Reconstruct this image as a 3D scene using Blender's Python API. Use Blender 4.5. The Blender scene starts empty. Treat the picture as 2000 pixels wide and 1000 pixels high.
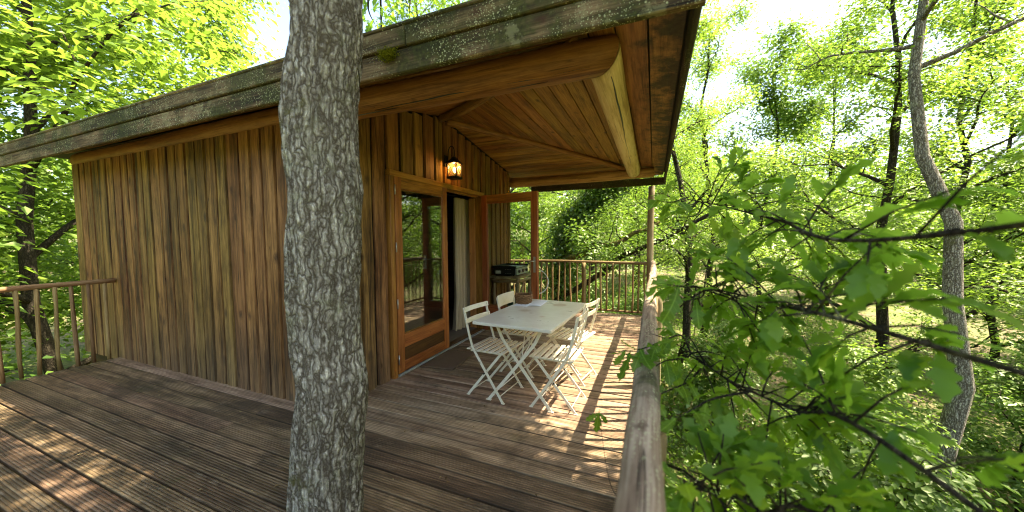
import bpy, math, random
import numpy as np
from mathutils import Vector, Matrix, noise as mnoise
R = math.radians
scene = bpy.context.scene
COL = scene.collection

# ------------------------------------------------------------------ camera
F_PX, PITCH, YAW, ROLL = 672.96, -0.05369, 0.39132, -0.00752
CAM = Vector((2.5155, 0.0, 1.4521))
cF = Vector((-math.sin(YAW)*math.cos(PITCH), math.cos(YAW)*math.cos(PITCH), math.sin(PITCH)))
cR0 = Vector((math.cos(YAW), math.sin(YAW), 0)); cU0 = cR0.cross(cF)
cR = cR0*math.cos(ROLL) + cU0*math.sin(ROLL); cU = cU0*math.cos(ROLL) - cR0*math.sin(ROLL)
cd = bpy.data.cameras.new('camera'); camera = bpy.data.objects.new('camera', cd); COL.objects.link(camera)
camera.matrix_world = Matrix(((cR.x, cU.x, -cF.x, CAM.x), (cR.y, cU.y, -cF.y, CAM.y), (cR.z, cU.z, -cF.z, CAM.z), (0, 0, 0, 1)))
cd.sensor_fit = 'HORIZONTAL'; cd.sensor_width = 36; cd.lens = F_PX/2000*36
cd.clip_start = .02; cd.clip_end = 600
cd.dof.use_dof = True; cd.dof.focus_distance = 3.0; cd.dof.aperture_fstop = 1.5
scene.camera = camera

# ------------------------------------------------------------------ light
SUN = Vector((.484, .19, 1)).normalized()
world = bpy.data.worlds.new('World'); scene.world = world; world.use_nodes = True
wn = world.node_tree; bg = wn.nodes['Background']
sky = wn.nodes.new('ShaderNodeTexSky'); sky.sky_type = 'NISHITA'; sky.sun_disc = False
sky.sun_elevation = math.asin(SUN.z); sky.sun_rotation = math.atan2(SUN.x, SUN.y)
sky.air_density = 1.0; sky.dust_density = 2.5; sky.ozone_density = 1.0
wn.links.new(sky.outputs[0], bg.inputs[0]); bg.inputs[1].default_value = .15
sd = bpy.data.lights.new('sun', 'SUN'); sd.energy = 5.0; sd.angle = R(.53); sd.color = (1, .94, .84)
sun = bpy.data.objects.new('sun', sd); COL.objects.link(sun); sun.rotation_euler = SUN.to_track_quat('Z', 'Y').to_euler()
vs = scene.view_settings; vs.view_transform = 'Standard'; vs.look = 'None'; vs.gamma = 1; vs.use_curve_mapping = False
vs.exposure = 2.15
vs.use_white_balance = True; vs.white_balance_temperature = 7400; vs.white_balance_tint = 7   # the camera's shade setting
scene.render.engine = 'CYCLES'
cy = scene.cycles
cy.use_denoising = True; cy.filter_width = 1.1; cy.max_bounces = 10; cy.diffuse_bounces = 5; cy.glossy_bounces = 4; cy.transmission_bounces = 6
cy.transparent_max_bounces = 12; cy.caustics_reflective = False; cy.caustics_refractive = False; cy.sample_clamp_indirect = 8

# ------------------------------------------------------------------ helpers
WM = {}
def reg(o, M=None, parent=None):
    COL.objects.link(o); M = M or Matrix()
    if parent is not None:
        o.parent = parent; o.matrix_parent_inverse = WM[parent].inverted()
    o.matrix_basis = M; WM[o] = M
    return o
def tag(o, label=None, cat=None, group=None, kind=None):
    if label: o['label'] = label
    if cat: o['category'] = cat
    if group: o['group'] = group
    if kind: o['kind'] = kind
    return o
def empty(name, loc, label=None, cat=None, group=None, kind=None, parent=None):
    o = bpy.data.objects.new(name, None); o.empty_display_size = .1
    reg(o, Matrix.Translation(Vector(loc)), parent); return tag(o, label, cat, group, kind)
def copy_tree(o, M, label=None, parent=None):
    c = o.copy(); COL.objects.link(c); c.matrix_basis = M; WM[c] = M
    if label: c['label'] = label
    for ch in [x for x in o.children]:
        d = ch.copy(); COL.objects.link(d); d.parent = c; d.matrix_parent_inverse = ch.matrix_parent_inverse.copy()
        for g in [x for x in ch.children]:
            e = g.copy(); COL.objects.link(e); e.parent = d; e.matrix_parent_inverse = g.matrix_parent_inverse.copy()
    return c
class MB:
    def __init__(s): s.v = []; s.f = []
    def add(s, v, f):
        n = len(s.v); s.v += [tuple(p) for p in v]; s.f += [tuple(i+n for i in q) for q in f]; return s
    def box(s, a, b):
        (x0, y0, z0), (x1, y1, z1) = a, b
        return s.add([(x0,y0,z0),(x1,y0,z0),(x1,y1,z0),(x0,y1,z0),(x0,y0,z1),(x1,y0,z1),(x1,y1,z1),(x0,y1,z1)],
                     [(0,3,2,1),(4,5,6,7),(0,1,5,4),(1,2,6,5),(2,3,7,6),(3,0,4,7)])
    def obox(s, M, sx, sy, sz, ch=0.0):
        return s.add(*cbox(sx, sy, sz, ch, M))
    def tube(s, pts, rad, n=8, caps=True, flat=None):
        pts = [Vector(p) for p in pts]; m = len(pts)
        if not hasattr(rad, '__len__'): rad = [rad]*m
        t = (pts[1]-pts[0]).normalized(); a = Vector((0,0,1)) if abs(t.z) < .9 else Vector((1,0,0))
        u = t.cross(a).normalized(); V = []
        for i, p in enumerate(pts):
            d = (pts[min(i+1, m-1)]-pts[max(i-1, 0)]).normalized()
            u = (u - d*u.dot(d)).normalized(); w = d.cross(u)
            for k in range(n):
                an = 2*math.pi*k/n; V.append(p + (u*math.cos(an)+w*math.sin(an))*rad[i])
        Fc = [(i*n+k, i*n+(k+1) % n, (i+1)*n+(k+1) % n, (i+1)*n+k) for i in range(m-1) for k in range(n)]
        if caps: Fc += [tuple(range(n))[::-1], tuple((m-1)*n+k for k in range(n))]
        return s.add(V, Fc)
    def mesh(s, name, mat, smooth=False):
        me = bpy.data.meshes.new(name); me.from_pydata(s.v, [], s.f)
        if mat: me.materials.append(mat)
        if smooth: me.polygons.foreach_set('use_smooth', [True]*len(me.polygons))
        return me
    def build(s, name, mat, parent=None, M=None, smooth=False, world=True):
        """vertices in world space (world=True): origin moved to M or kept local to M"""
        o = bpy.data.objects.new(name, None if 0 else s.mesh(name, mat, smooth))
        if M is None:
            c = sum((Vector(p) for p in s.v), Vector())/len(s.v); M = Matrix.Translation(c)
            o.data.transform(M.inverted())
        elif world: o.data.transform(M.inverted())
        return reg(o, M, parent)
def cbox(sx, sy, sz, ch=0.0, M=None):
    """box centred on 0, length along X, edges along X chamfered"""
    y, z, x = sy/2, sz/2, sx/2
    if ch > 0:
        pr = [(-y+ch,-z),(y-ch,-z),(y,-z+ch),(y,z-ch),(y-ch,z),(-y+ch,z),(-y,z-ch),(-y,-z+ch)]
    else: pr = [(-y,-z),(y,-z),(y,z),(-y,z)]
    n = len(pr); V = [Vector((-x,a,b)) for a, b in pr]+[Vector((x,a,b)) for a, b in pr]
    if M is not None: V = [M @ p for p in V]
    Fc = [(k,(k+1) % n,n+(k+1) % n,n+k) for k in range(n)]+[tuple(range(n))[::-1], tuple(range(n,2*n))]
    return V, Fc
def frame(p0, p1, up):
    """matrix with X along p0->p1, Z close to up, origin at the middle"""
    p0, p1 = Vector(p0), Vector(p1); x = (p1-p0).normalized(); z = Vector(up); z = (z-x*z.dot(x)).normalized(); y = z.cross(x)
    c = (p0+p1)/2
    return Matrix(((x.x,y.x,z.x,c.x),(x.y,y.y,z.y,c.y),(x.z,y.z,z.z,c.z),(0,0,0,1)))
def board(name, p0, p1, up, width, thick, mat, parent, ch=.003):
    M = frame(p0, p1, up); L = (Vector(p1)-Vector(p0)).length
    b = MB(); b.add(*cbox(L, width, thick, ch)); return b.build(name, mat, parent, M, world=False)
def log(name, p0, p1, r0, r1, mat, parent, seed=0, n=14, seg=14, wob=.006, bump=.04, m0=0, m1=0):
    p0, p1 = Vector(p0), Vector(p1); up = (0,0,1) if abs((p1-p0).normalized().z) < .9 else (0,1,0)
    M = frame(p0, p1, up); L = (p1-p0).length; rg = random.Random(seed); V = []
    ph = [rg.uniform(0, 6.3) for _ in range(4)]
    for i in range(seg+1):
        t = i/seg; r = r0+(r1-r0)*t
        oy = wob*(math.sin(t*5+ph[0])+.5*math.sin(t*13+ph[1])); oz = wob*(math.sin(t*6+ph[2])+.5*math.sin(t*11+ph[3]))
        for k in range(n):
            a = 2*math.pi*k/n
            rr = r*(1+bump*mnoise.noise(Vector((t*L*4+seed*7, math.cos(a)*1.2, math.sin(a)*1.2))))
            yy = oy+rr*math.cos(a); V.append(((t-.5)*L+(m0*yy if i == 0 else m1*yy if i == seg else 0), yy, oz+rr*math.sin(a)))
    Fc = [(i*n+k, i*n+(k+1) % n, (i+1)*n+(k+1) % n, (i+1)*n+k) for i in range(seg) for k in range(n)]
    Fc += [tuple(range(n))[::-1], tuple(seg*n+k for k in range(n))]
    b = MB(); b.add(V, Fc); o = b.build(name, mat, parent, M, world=False)
    me = o.data; sm = [len(p.vertices) == 4 for p in me.polygons]; me.polygons.foreach_set('use_smooth', sm)
    return o
def P(u, v, Y=None, d=None, X=None, Z=None):
    """a point of the place seen at pixel (u, v) of the photograph, at plane or depth"""
    q = cF + cR*((u-1000)/F_PX) + cU*((500-v)/F_PX)
    if d is not None: return CAM+q*d
    if Y is not None: return CAM+q*((Y-CAM.y)/q.y)
    if X is not None: return CAM+q*((X-CAM.x)/q.x)
    return CAM+q*((Z-CAM.z)/q.z)

# ------------------------------------------------------------------ materials
class NT:
    def __init__(s, name):
        s.m = bpy.data.materials.new(name); s.m.use_nodes = True; s.t = s.m.node_tree
        s.b = s.t.nodes['Principled BSDF']; s.out = s.t.nodes['Material Output']
    def n(s, typ, **k):
        nd = s.t.nodes.new('ShaderNode'+typ)
        for a, b in k.items(): setattr(nd, a, b)
        return nd
    def l(s, a, b): s.t.links.new(a, b)
    def put(s, sock, val):
        if hasattr(val, 'links') or hasattr(val, 'is_output'): s.l(val, sock)
        else: sock.default_value = val
    def math(s, op, a, b=0.0, clamp=False):
        nd = s.n('Math', operation=op, use_clamp=clamp); s.put(nd.inputs[0], a); s.put(nd.inputs[1], b); return nd.outputs[0]
    def vmath(s, op, a, b):
        nd = s.n('VectorMath', operation=op); s.put(nd.inputs[0], a); s.put(nd.inputs[1], b); return nd.outputs[0]
    def noise(s, vec, scale=1, detail=4, rough=.55, dist=0.0):
        nd = s.n('TexNoise'); s.l(vec, nd.inputs['Vector']); nd.inputs['Scale'].default_value = scale
        nd.inputs['Detail'].default_value = detail; nd.inputs['Roughness'].default_value = rough; nd.inputs['Distortion'].default_value = dist
        return nd.outputs['Fac']
    def voro(s, vec, scale=1, feature='F1', rand=1.0):
        nd = s.n('TexVoronoi', feature=feature); s.l(vec, nd.inputs['Vector']); nd.inputs['Scale'].default_value = scale
        nd.inputs['Randomness'].default_value = rand; return nd
    def ramp(s, fac, stops, interp='LINEAR'):
        nd = s.n('ValToRGB'); cr = nd.color_ramp; cr.interpolation = interp
        while len(cr.elements) < len(stops): cr.elements.new(.5)
        for e, (p, c) in zip(cr.elements, stops):
            e.position = p; e.color = (*c, 1) if hasattr(c, '__len__') else (c, c, c, 1)
        s.put(nd.inputs[0], fac); return nd.outputs[0]
    def step(s, fac, a, b):
        nd = s.n('MapRange', clamp=True); s.put(nd.inputs[0], fac); nd.inputs[1].default_value = a; nd.inputs[2].default_value = b
        return nd.outputs[0]
    def mix(s, fac, a, b, mode='MIX'):
        nd = s.n('Mix', data_type='RGBA', blend_type=mode)
        s.put(nd.inputs[0], fac)
        for k, x in ((6, a), (7, b)):
            if isinstance(x, tuple): nd.inputs[k].default_value = (*x[:3], 1)
            else: s.put(nd.inputs[k], x)
        return nd.outputs[2]
    def objvec(s):
        tc = s.n('TexCoord').outputs['Object']; rn = s.n('ObjectInfo').outputs['Random']
        cb = s.n('CombineXYZ')
        for i, k in enumerate((37.0, 91.0, 53.0)): s.l(s.math('MULTIPLY', rn, k), cb.inputs[i])
        return s.vmath('ADD', tc, cb.outputs[0]), rn, tc
    def pos(s): return s.n('NewGeometry').outputs['Position']
    def hsv(s, col, hue=.5, sat=1.0, val=1.0):
        nd = s.n('HueSaturation'); s.put(nd.inputs['Hue'], hue); s.put(nd.inputs['Saturation'], sat); s.put(nd.inputs['Value'], val)
        s.l(col, nd.inputs['Color']); return nd.outputs[0]
    def bump(s, h, strength=.3, dist=.01):
        nd = s.n('Bump'); nd.inputs['Strength'].default_value = strength; nd.inputs['Distance'].default_value = dist
        s.l(h, nd.inputs['Height']); s.l(nd.outputs[0], s.b.inputs['Normal']); return nd
def wood(name, dark, mid, light, rough=.6, bump=.25, var=.35, knot=(.05,.022,.01), knots=.16, grain=1.0, extra=None, hvar=.03, spec=.3, checks=.6, stain=.35):
    t = NT(name); vec, rn, tc = t.objvec()
    n1 = t.noise(t.vmath('MULTIPLY', vec, (.9*grain, 15*grain, 15*grain)), 1, 7, .65, .5)
    n2 = t.noise(t.vmath('MULTIPLY', vec, (1.3, 5, 5)), 1, 4, .6)
    n3 = t.noise(t.vmath('MULTIPLY', vec, (5, 110, 110)), 1, 3, .7)
    ft = t.math('ADD', t.math('MULTIPLY', n1, .55), t.math('ADD', t.math('MULTIPLY', n3, .28), t.math('MULTIPLY', n2, .17)))
    col = t.ramp(ft, [(.40, dark), (.49, mid), (.58, light)])
    if stain:
        st = t.step(t.noise(t.vmath('MULTIPLY', t.vmath('ADD', vec, (4, 4, 4)), (1.8, 6, 6)), 1, 6, .7), .5, .68)
        col = t.mix(t.math('MULTIPLY', st, stain), col, tuple(x*.45 for x in dark))
    if knots:
        wq = t.n('TexNoise'); t.l(t.vmath('MULTIPLY', vec, (6, 14, 14)), wq.inputs['Vector'])
        kv = t.vmath('ADD', t.vmath('MULTIPLY', vec, (3.6, 7, .6)), t.vmath('MULTIPLY', wq.outputs['Color'], (.22, .22, .0)))
        vk = t.voro(kv, 1); sc_ = t.n('SeparateColor'); t.l(vk.outputs['Color'], sc_.inputs[0])
        km = t.math('MULTIPLY', t.math('SUBTRACT', 1.0, t.step(vk.outputs['Distance'], knots*.35, knots*1.25), True), t.math('GREATER_THAN', sc_.outputs[0], .52))
        col = t.mix(t.math('MULTIPLY', km, .9), col, knot)
    ck = t.noise(t.vmath('MULTIPLY', t.vmath('ADD', vec, (9, 2, 5)), (.55, 34, 34)), 1, 2, .5, .4)
    ln = t.math('SUBTRACT', 1.0, t.step(t.math('ABSOLUTE', t.math('SUBTRACT', ck, .56)), .003, .017), True)
    ln = t.math('MULTIPLY', ln, t.step(t.noise(t.vmath('MULTIPLY', vec, (2.2, 9, 9)), 1, 2), .46, .60))
    if checks: col = t.mix(t.math('MULTIPLY', ln, checks), col, tuple(x*.22 for x in dark))
    val = t.math('ADD', 1-var/2, t.math('MULTIPLY', rn, var))
    rn2 = t.math('FRACT', t.math('MULTIPLY', rn, 17.3))
    hue = t.math('ADD', .5-hvar/2, t.math('MULTIPLY', rn2, hvar))
    col = t.hsv(col, hue, 1.0, val)
    h = t.math('SUBTRACT', ft, t.math('MULTIPLY', ln, .6*bool(checks)))
    if extra: col, h = extra(t, col, vec, tc, h)
    t.l(col, t.b.inputs['Base Color']); t.b.inputs['Roughness'].default_value = rough; t.b.inputs['Specular IOR Level'].default_value = spec
    t.bump(h, bump, .006); return t.m
def plain(name, c, rough=.5, metal=0, var=0.0, nscale=20, bump=0):
    t = NT(name); tc = t.n('TexCoord').outputs['Object']
    f = t.noise(tc, nscale, 5)
    t.l(t.mix(1.0, t.mix(f, tuple(x*(1-var) for x in c), tuple(min(1, x*(1+var)) for x in c)), (1,1,1), 'MULTIPLY'), t.b.inputs['Base Color'])
    t.l(t.math('ADD', rough-.08, t.math('MULTIPLY', f, .16)), t.b.inputs['Roughness']); t.b.inputs['Metallic'].default_value = metal
    if bump: t.bump(f, bump, .004)
    return t.m

def lichen_extra(moss=.5, dots=.5, low=None):
    def ex(t, col, vec, tc, ft):
        ps = t.pos()
        big = t.noise(ps, 2.2, 5, .65); big2 = t.noise(t.vmath('ADD', ps, (7, 3, 9)), 3.1, 4, .6)
        mm = t.step(big, .62-.2*moss, .72-.2*moss)
        col = t.mix(t.math('MULTIPLY', mm, .8), col, t.ramp(t.noise(ps, 40, 4), [(.3, (.012,.014,.004)), (.7, (.06,.07,.012))]))
        for sc, th in ((48, .26), (95, .30)):
            v = t.voro(ps, sc); cm = t.step(t.noise(t.vmath('ADD', ps, (sc, 1, 2)), 3.5, 3), .62-.25*dots, .74-.25*dots)
            dm = t.math('SUBTRACT', 1.0, t.step(v.outputs['Distance'], th*.6, th), True)
            col = t.mix(t.math('MULTIPLY', t.math('MULTIPLY', dm, cm), .85), col, (.47, .48, .27))
        sm = t.step(t.noise(t.vmath('ADD', ps, (1, 8, 4)), 5.5, 8, .7), .66-.12*dots, .70-.12*dots)
        col = t.mix(t.math('MULTIPLY', sm, .35), col, (.30, .28, .15))
        return col, t.math('ADD', ft, t.math('MULTIPLY', big2, .5))
    return ex
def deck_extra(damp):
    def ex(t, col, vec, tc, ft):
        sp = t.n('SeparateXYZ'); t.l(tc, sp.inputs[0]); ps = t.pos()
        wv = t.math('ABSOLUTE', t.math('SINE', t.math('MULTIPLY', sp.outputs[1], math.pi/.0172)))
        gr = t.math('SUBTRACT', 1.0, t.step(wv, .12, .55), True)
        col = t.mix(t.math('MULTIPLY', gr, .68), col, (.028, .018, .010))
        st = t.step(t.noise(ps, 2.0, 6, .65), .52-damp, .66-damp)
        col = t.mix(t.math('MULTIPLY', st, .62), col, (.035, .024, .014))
        al = t.step(t.noise(t.vmath('ADD', ps, (3, 9, 1)), 2.7, 5, .7), .60-damp*.3, .72-damp*.3)
        col = t.mix(t.math('MULTIPLY', al, .45), col, (.045, .045, .012))
        wr = t.step(t.noise(t.vmath('MULTIPLY', ps, (3, 9, 9)), 1.5, 6, .7), .57, .72)
        col = t.mix(t.math('MULTIPLY', wr, .45), col, (.30, .235, .165))
        return col, t.math('ADD', t.math('MULTIPLY', wv, .8), ft)
    return ex

M = {}
M['wall'] = wood('wall_boards', (.08,.034,.010), (.205,.098,.028), (.33,.17,.05), .62, .35, .5, checks=.4, stain=.2)
def weather(t, col, vec, tc, ft):
    ps = t.pos(); sp = t.n('SeparateXYZ'); t.l(ps, sp.inputs[0])
    hgt = t.math('SUBTRACT', 1.0, t.step(t.math('ADD', sp.outputs[2], t.math('MULTIPLY', t.noise(t.vmath('MULTIPLY', vec, (1.5, 14, 14)), 1, 4), .9)), .35, 1.25), True)
    col = t.mix(t.math('MULTIPLY', hgt, .6), col, t.ramp(ft, [(.35, (.05,.03,.016)), (.65, (.27,.19,.115))]))
    return col, ft
M['wall_low'] = wood('weathered_wall_boards', (.045,.02,.007), (.18,.085,.025), (.36,.19,.062), .65, .6, .4, extra=weather, knots=.2, checks=.85, stain=.6)
M['backing'] = wood('recessed_wall_boards', (.015,.007,.003), (.03,.014,.005), (.055,.024,.008), .7, .2, .3)
M['ceil'] = wood('ceiling_planks', (.12,.052,.012), (.265,.122,.03), (.38,.195,.05), .55, .25, .45, knots=.17, stain=.45)
def dampedge(t, col, vec, tc, ft):
    ps = t.pos(); sp = t.n('SeparateXYZ'); t.l(ps, sp.inputs[0])
    n = t.noise(ps, 4.5, 7, .7)
    e = t.step(t.math('ADD', sp.outputs[0], t.math('MULTIPLY', t.math('SUBTRACT', n, .5), 1.0)), 2.44, 2.62)
    col = t.mix(t.math('MULTIPLY', e, .9), col, t.ramp(t.noise(ps, 30, 3), [(.4, (.01,.007,.003)), (.7, (.035,.034,.008))]))
    return col, ft
M['soffit'] = wood('damp_soffit_planks', (.115,.05,.013), (.27,.125,.034), (.38,.195,.056), .6, .25, .3, extra=dampedge, stain=.5)
M['log'] = wood('brown_log', (.13,.06,.016), (.25,.126,.036), (.35,.19,.057), .55, .25, .15, knots=.12, grain=.8, checks=.8)
M['pale'] = wood('pale_log', (.40,.28,.12), (.60,.46,.225), (.70,.565,.31), .6, .25, .1, knot=(.13,.07,.025), knots=.095, checks=.8, stain=.15)
M['farlog'] = wood('far_log', (.16,.08,.024), (.32,.18,.06), (.43,.26,.10), .6, .25, .15, knot=(.012,.007,.004), knots=.15, checks=.7)
M['fascia'] = wood('lichen_fascia', (.022,.014,.006), (.088,.06,.024), (.22,.155,.078), .85, .9, .55, extra=lichen_extra(.72, .66), checks=.9, stain=.5)
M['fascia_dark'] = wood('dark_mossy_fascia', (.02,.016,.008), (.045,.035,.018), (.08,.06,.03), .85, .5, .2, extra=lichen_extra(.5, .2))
M['frame'] = wood('door_wood', (.165,.052,.010), (.335,.122,.024), (.45,.19,.042), .42, .15, .16, knots=.09, grain=1.2, spec=.5, checks=.35, stain=.3)
M['frame_red'] = wood('red_door_wood', (.15,.045,.010), (.29,.098,.022), (.38,.15,.038), .42, .15, .1, knots=.06, grain=1.2, spec=.5, checks=.3, stain=.3)
M['panel'] = wood('dark_door_panel', (.05,.017,.006), (.09,.032,.01), (.13,.05,.016), .4, .1, .1, knots=.05, spec=.5)
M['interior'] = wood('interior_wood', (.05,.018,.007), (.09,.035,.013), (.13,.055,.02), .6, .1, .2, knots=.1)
M['honey'] = wood('honey_wood_panel', (.34,.16,.04), (.46,.235,.065), (.54,.30,.09), .5, .1, .1, knots=.08)
M['deck'] = wood('deck_planks', (.12,.07,.038), (.28,.18,.105), (.43,.30,.19), .72, .7, .42, extra=deck_extra(-.02), knots=.09, hvar=.02, checks=.5, stain=.35)
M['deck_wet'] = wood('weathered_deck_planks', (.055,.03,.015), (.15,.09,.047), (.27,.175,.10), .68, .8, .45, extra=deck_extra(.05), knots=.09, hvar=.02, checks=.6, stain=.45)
M['rail'] = wood('grey_handrail_log', (.085,.056,.032), (.285,.205,.13), (.48,.385,.27), .85, .8, .2, extra=lichen_extra(.05, .8), knots=.1, checks=.95, stain=.4)
M['stick'] = wood('peeled_stick', (.12,.068,.024), (.225,.14,.055), (.33,.225,.10), .7, .3, .4, knots=.07)
M['post'] = wood('grey_post', (.15,.105,.055), (.25,.185,.10), (.34,.27,.16), .8, .35, .2, knots=.1)
M['stand'] = wood('rustic_stand_wood', (.12,.075,.035), (.22,.15,.075), (.32,.23,.125), .75, .35, .3)
M['joist'] = wood('joist_wood', (.05,.035,.02), (.10,.07,.04), (.15,.11,.07), .8, .2, .2)

def paint_mat():
    t = NT('cream_metal_paint'); tc = t.n('TexCoord').outputs['Object']; ps = t.pos()
    n = t.noise(ps, 38, 6, .7); n2 = t.noise(ps, 7, 4)
    col = t.mix(t.step(n2, .35, .7), (.70,.64,.49), (.78,.72,.58))
    col = t.mix(t.math('MULTIPLY', t.step(n, .62, .70), .85), col, (.28,.13,.04))
    col = t.mix(t.math('MULTIPLY', t.step(t.noise(ps, 13, 5, .7), .60, .75), .3), col, (.52,.38,.18))
    t.l(col, t.b.inputs['Base Color']); t.b.inputs['Roughness'].default_value = .42; t.bump(n, .12, .002); return t.m
M['paint'] = paint_mat()
def tabletop_mat():
    t = NT('stained_white_tabletop'); tc = t.n('TexCoord').outputs['Object']
    n = t.noise(tc, 5, 6, .65); n2 = t.noise(tc, 60, 4)
    col = t.mix(t.step(n, .35, .7), (.73,.67,.57), (.63,.56,.45))
    def ring(cx, cy, r, w, c, a):
        nonlocal col
        d = t.vmath('SUBTRACT', tc, (cx, cy, 0)); ln = t.n('VectorMath', operation='LENGTH'); t.l(t.vmath('MULTIPLY', d, (1,1,0)), ln.inputs[0])
        m = t.math('SUBTRACT', 1.0, t.step(t.math('ADD', ln.outputs['Value'], t.math('MULTIPLY', t.math('SUBTRACT', n2, .5), .03)), r*w, r), True)
        col = t.mix(t.math('MULTIPLY', m, a), col, c)
    ring(.10, .38, .085, .75, (.46,.29,.16), .75)
    ring(-.12, -.02, .075, .4, (.46,.35,.20), .7); ring(.13, -.20, .035, .3, (.50,.30,.18), .7); ring(-.02, -.10, .03, .2, (.40,.29,.19), .6)
    ring(-.05, -.33, .025, .2, (.42,.33,.25), .4)
    t.l(col, t.b.inputs['Base Color']); t.l(t.math('ADD', .2, t.math('MULTIPLY', n, .2)), t.b.inputs['Roughness'])
    t.b.inputs['Specular IOR Level'].default_value = .5; t.bump(n, .05, .003); return t.m
M['tabletop'] = tabletop_mat()
def glass_mat():
    t = NT('window_glass'); t.t.nodes.remove(t.b)
    fr = t.n('Fresnel'); bf = t.n('NewGeometry').outputs['Backfacing']; t.l(t.math('SUBTRACT', 1.64, t.math('MULTIPLY', bf, 1.64-1/1.64)), fr.inputs[0])
    tr = t.n('BsdfTransparent'); tr.inputs[0].default_value = (.95,.97,.95,1); gl = t.n('BsdfGlossy'); gl.inputs['Roughness'].default_value = .004
    mx = t.n('MixShader'); t.l(fr.outputs[0], mx.inputs[0]); t.l(tr.outputs[0], mx.inputs[1]); t.l(gl.outputs[0], mx.inputs[2])
    t.l(mx.outputs[0], t.out.inputs[0]); return t.m
M['glass'] = glass_mat()
M['iron'] = plain('black_iron', (.02,.018,.016), .55, .6, .4, 40, .2)
M['steel'] = plain('brushed_steel', (.52,.51,.48), .35, .9, .1, 30)
M['alu'] = plain('grey_threshold', (.36,.37,.35), .5, .3, .2, 25)
M['black'] = plain('black_enamel', (.014,.018,.016), .32, 0, .3, 30)
M['grey'] = plain('grey_panel', (.30,.32,.28), .4, .4, .15, 30)
M['sticker'] = plain('pale_sticker', (.55,.53,.45), .6, 0, .08, 40)
M['bottle'] = plain('green_gas_bottle', (.02,.07,.045), .35, .1, .25, 20)
M['hose'] = plain('white_hose', (.66,.65,.60), .45, 0, .08, 20)
M['paper'] = plain('white_paper', (.80,.81,.84), .75, 0, .03, 12)
M['curtain'] = plain('linen_curtain', (.52,.41,.25), .9, 0, .16, 90, .3)
M['mat'] = plain('coir_mat', (.135,.085,.048), .95, 0, .6, 140, .8)
M['carpet'] = plain('carpet', (.17,.14,.105), .95, 0, .2, 120, .4)
M['wicker'] = plain('wicker', (.21,.10,.035), .6, 0, .75, 75, .5)
M['moss'] = plain('moss', (.17,.17,.015), .95, 0, .6, 60, .8)
def emis(name, c, s):
    t = NT(name); t.b.inputs['Base Color'].default_value = (*c, 1); t.b.inputs['Emission Color'].default_value = (*c, 1)
    t.b.inputs['Emission Strength'].default_value = s; return t.m
M['bulb'] = emis('lit_bulb', (1, .62, .22), 5)
def lamp_glass():
    t = NT('lantern_glass'); t.t.nodes.remove(t.b)
    tr = t.n('BsdfTransparent'); tr.inputs[0].default_value = (1,.93,.78,1); tl = t.n('BsdfTranslucent'); tl.inputs[0].default_value = (.95,.78,.5,1)
    gl = t.n('BsdfGlossy'); gl.inputs['Roughness'].default_value = .1
    m1 = t.n('MixShader'); m1.inputs[0].default_value = .05; t.l(tr.outputs[0], m1.inputs[1]); t.l(tl.outputs[0], m1.inputs[2])
    m2 = t.n('MixShader'); m2.inputs[0].default_value = .05; t.l(m1.outputs[0], m2.inputs[1]); t.l(gl.outputs[0], m2.inputs[2])
    t.l(m2.outputs[0], t.out.inputs[0]); return t.m
M['lampglass'] = lamp_glass()
def leaf_mat(name, c0, c1, c2, tcol, trans=.45, gloss=.06, rnd='attr'):
    t = NT(name); t.t.nodes.remove(t.b)
    if rnd == 'attr':
        at = t.n('Attribute', attribute_name='rnd'); f = at.outputs['Fac']
    else: f = t.n('ObjectInfo').outputs['Random']
    col = t.ramp(f, [(.05, c0), (.5, c1), (.95, c2)])
    if rnd == 'obj':
        tc = t.n('TexCoord').outputs['Object']; sp = t.n('SeparateXYZ'); t.l(tc, sp.inputs[0]); ay = t.math('ABSOLUTE', sp.outputs[1])
        vn = t.math('ABSOLUTE', t.math('SINE', t.math('MULTIPLY', t.math('SUBTRACT', sp.outputs[0], t.math('MULTIPLY', ay, .8)), 24)))
        vm = t.math('MAXIMUM', t.math('SUBTRACT', 1.0, t.step(ay, .006, .02), True), t.math('MULTIPLY', t.math('SUBTRACT', 1.0, t.step(vn, .05, .22), True), .6))
        col = t.mix(t.math('MULTIPLY', vm, .55), col, tuple(min(1, x*2.1+.02) for x in c2))
        col = t.mix(t.math('MULTIPLY', t.step(t.noise(t.vmath('ADD', tc, (3, 1, 2)), 9, 4), .55, .75), .35), col, (.14,.13,.03))
    df = t.n('BsdfDiffuse'); t.l(col, df.inputs[0])
    tl = t.n('BsdfTranslucent'); t.l(t.mix(1.0, t.mix(.5, t.vmath('MULTIPLY', col, (2.2, 2.2, 2.2)), tcol), (1,1,1), 'MULTIPLY'), tl.inputs[0])
    gl = t.n('BsdfGlossy'); gl.inputs['Roughness'].default_value = .45; gl.inputs[0].default_value = (.8,.85,.6,1)
    m1 = t.n('MixShader'); m1.inputs[0].default_value = trans; t.l(df.outputs[0], m1.inputs[1]); t.l(tl.outputs[0], m1.inputs[2])
    m2 = t.n('MixShader'); m2.inputs[0].default_value = gloss; t.l(m1.outputs[0], m2.inputs[1]); t.l(gl.outputs[0], m2.inputs[2])
    t.l(m2.outputs[0], t.out.inputs[0]); return t.m
M['leaf'] = leaf_mat('spring_leaves', (.026,.072,.009), (.07,.145,.017), (.135,.21,.027), (.30,.45,.045), .48)
M['leaf_lime'] = leaf_mat('lime_leaves', (.05,.11,.012), (.105,.19,.022), (.18,.25,.032), (.40,.56,.06), .5)
M['leaf_dark'] = leaf_mat('ivy_leaves', (.022,.055,.008), (.055,.12,.014), (.12,.19,.022), (.24,.36,.03), .42, .09)
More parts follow.
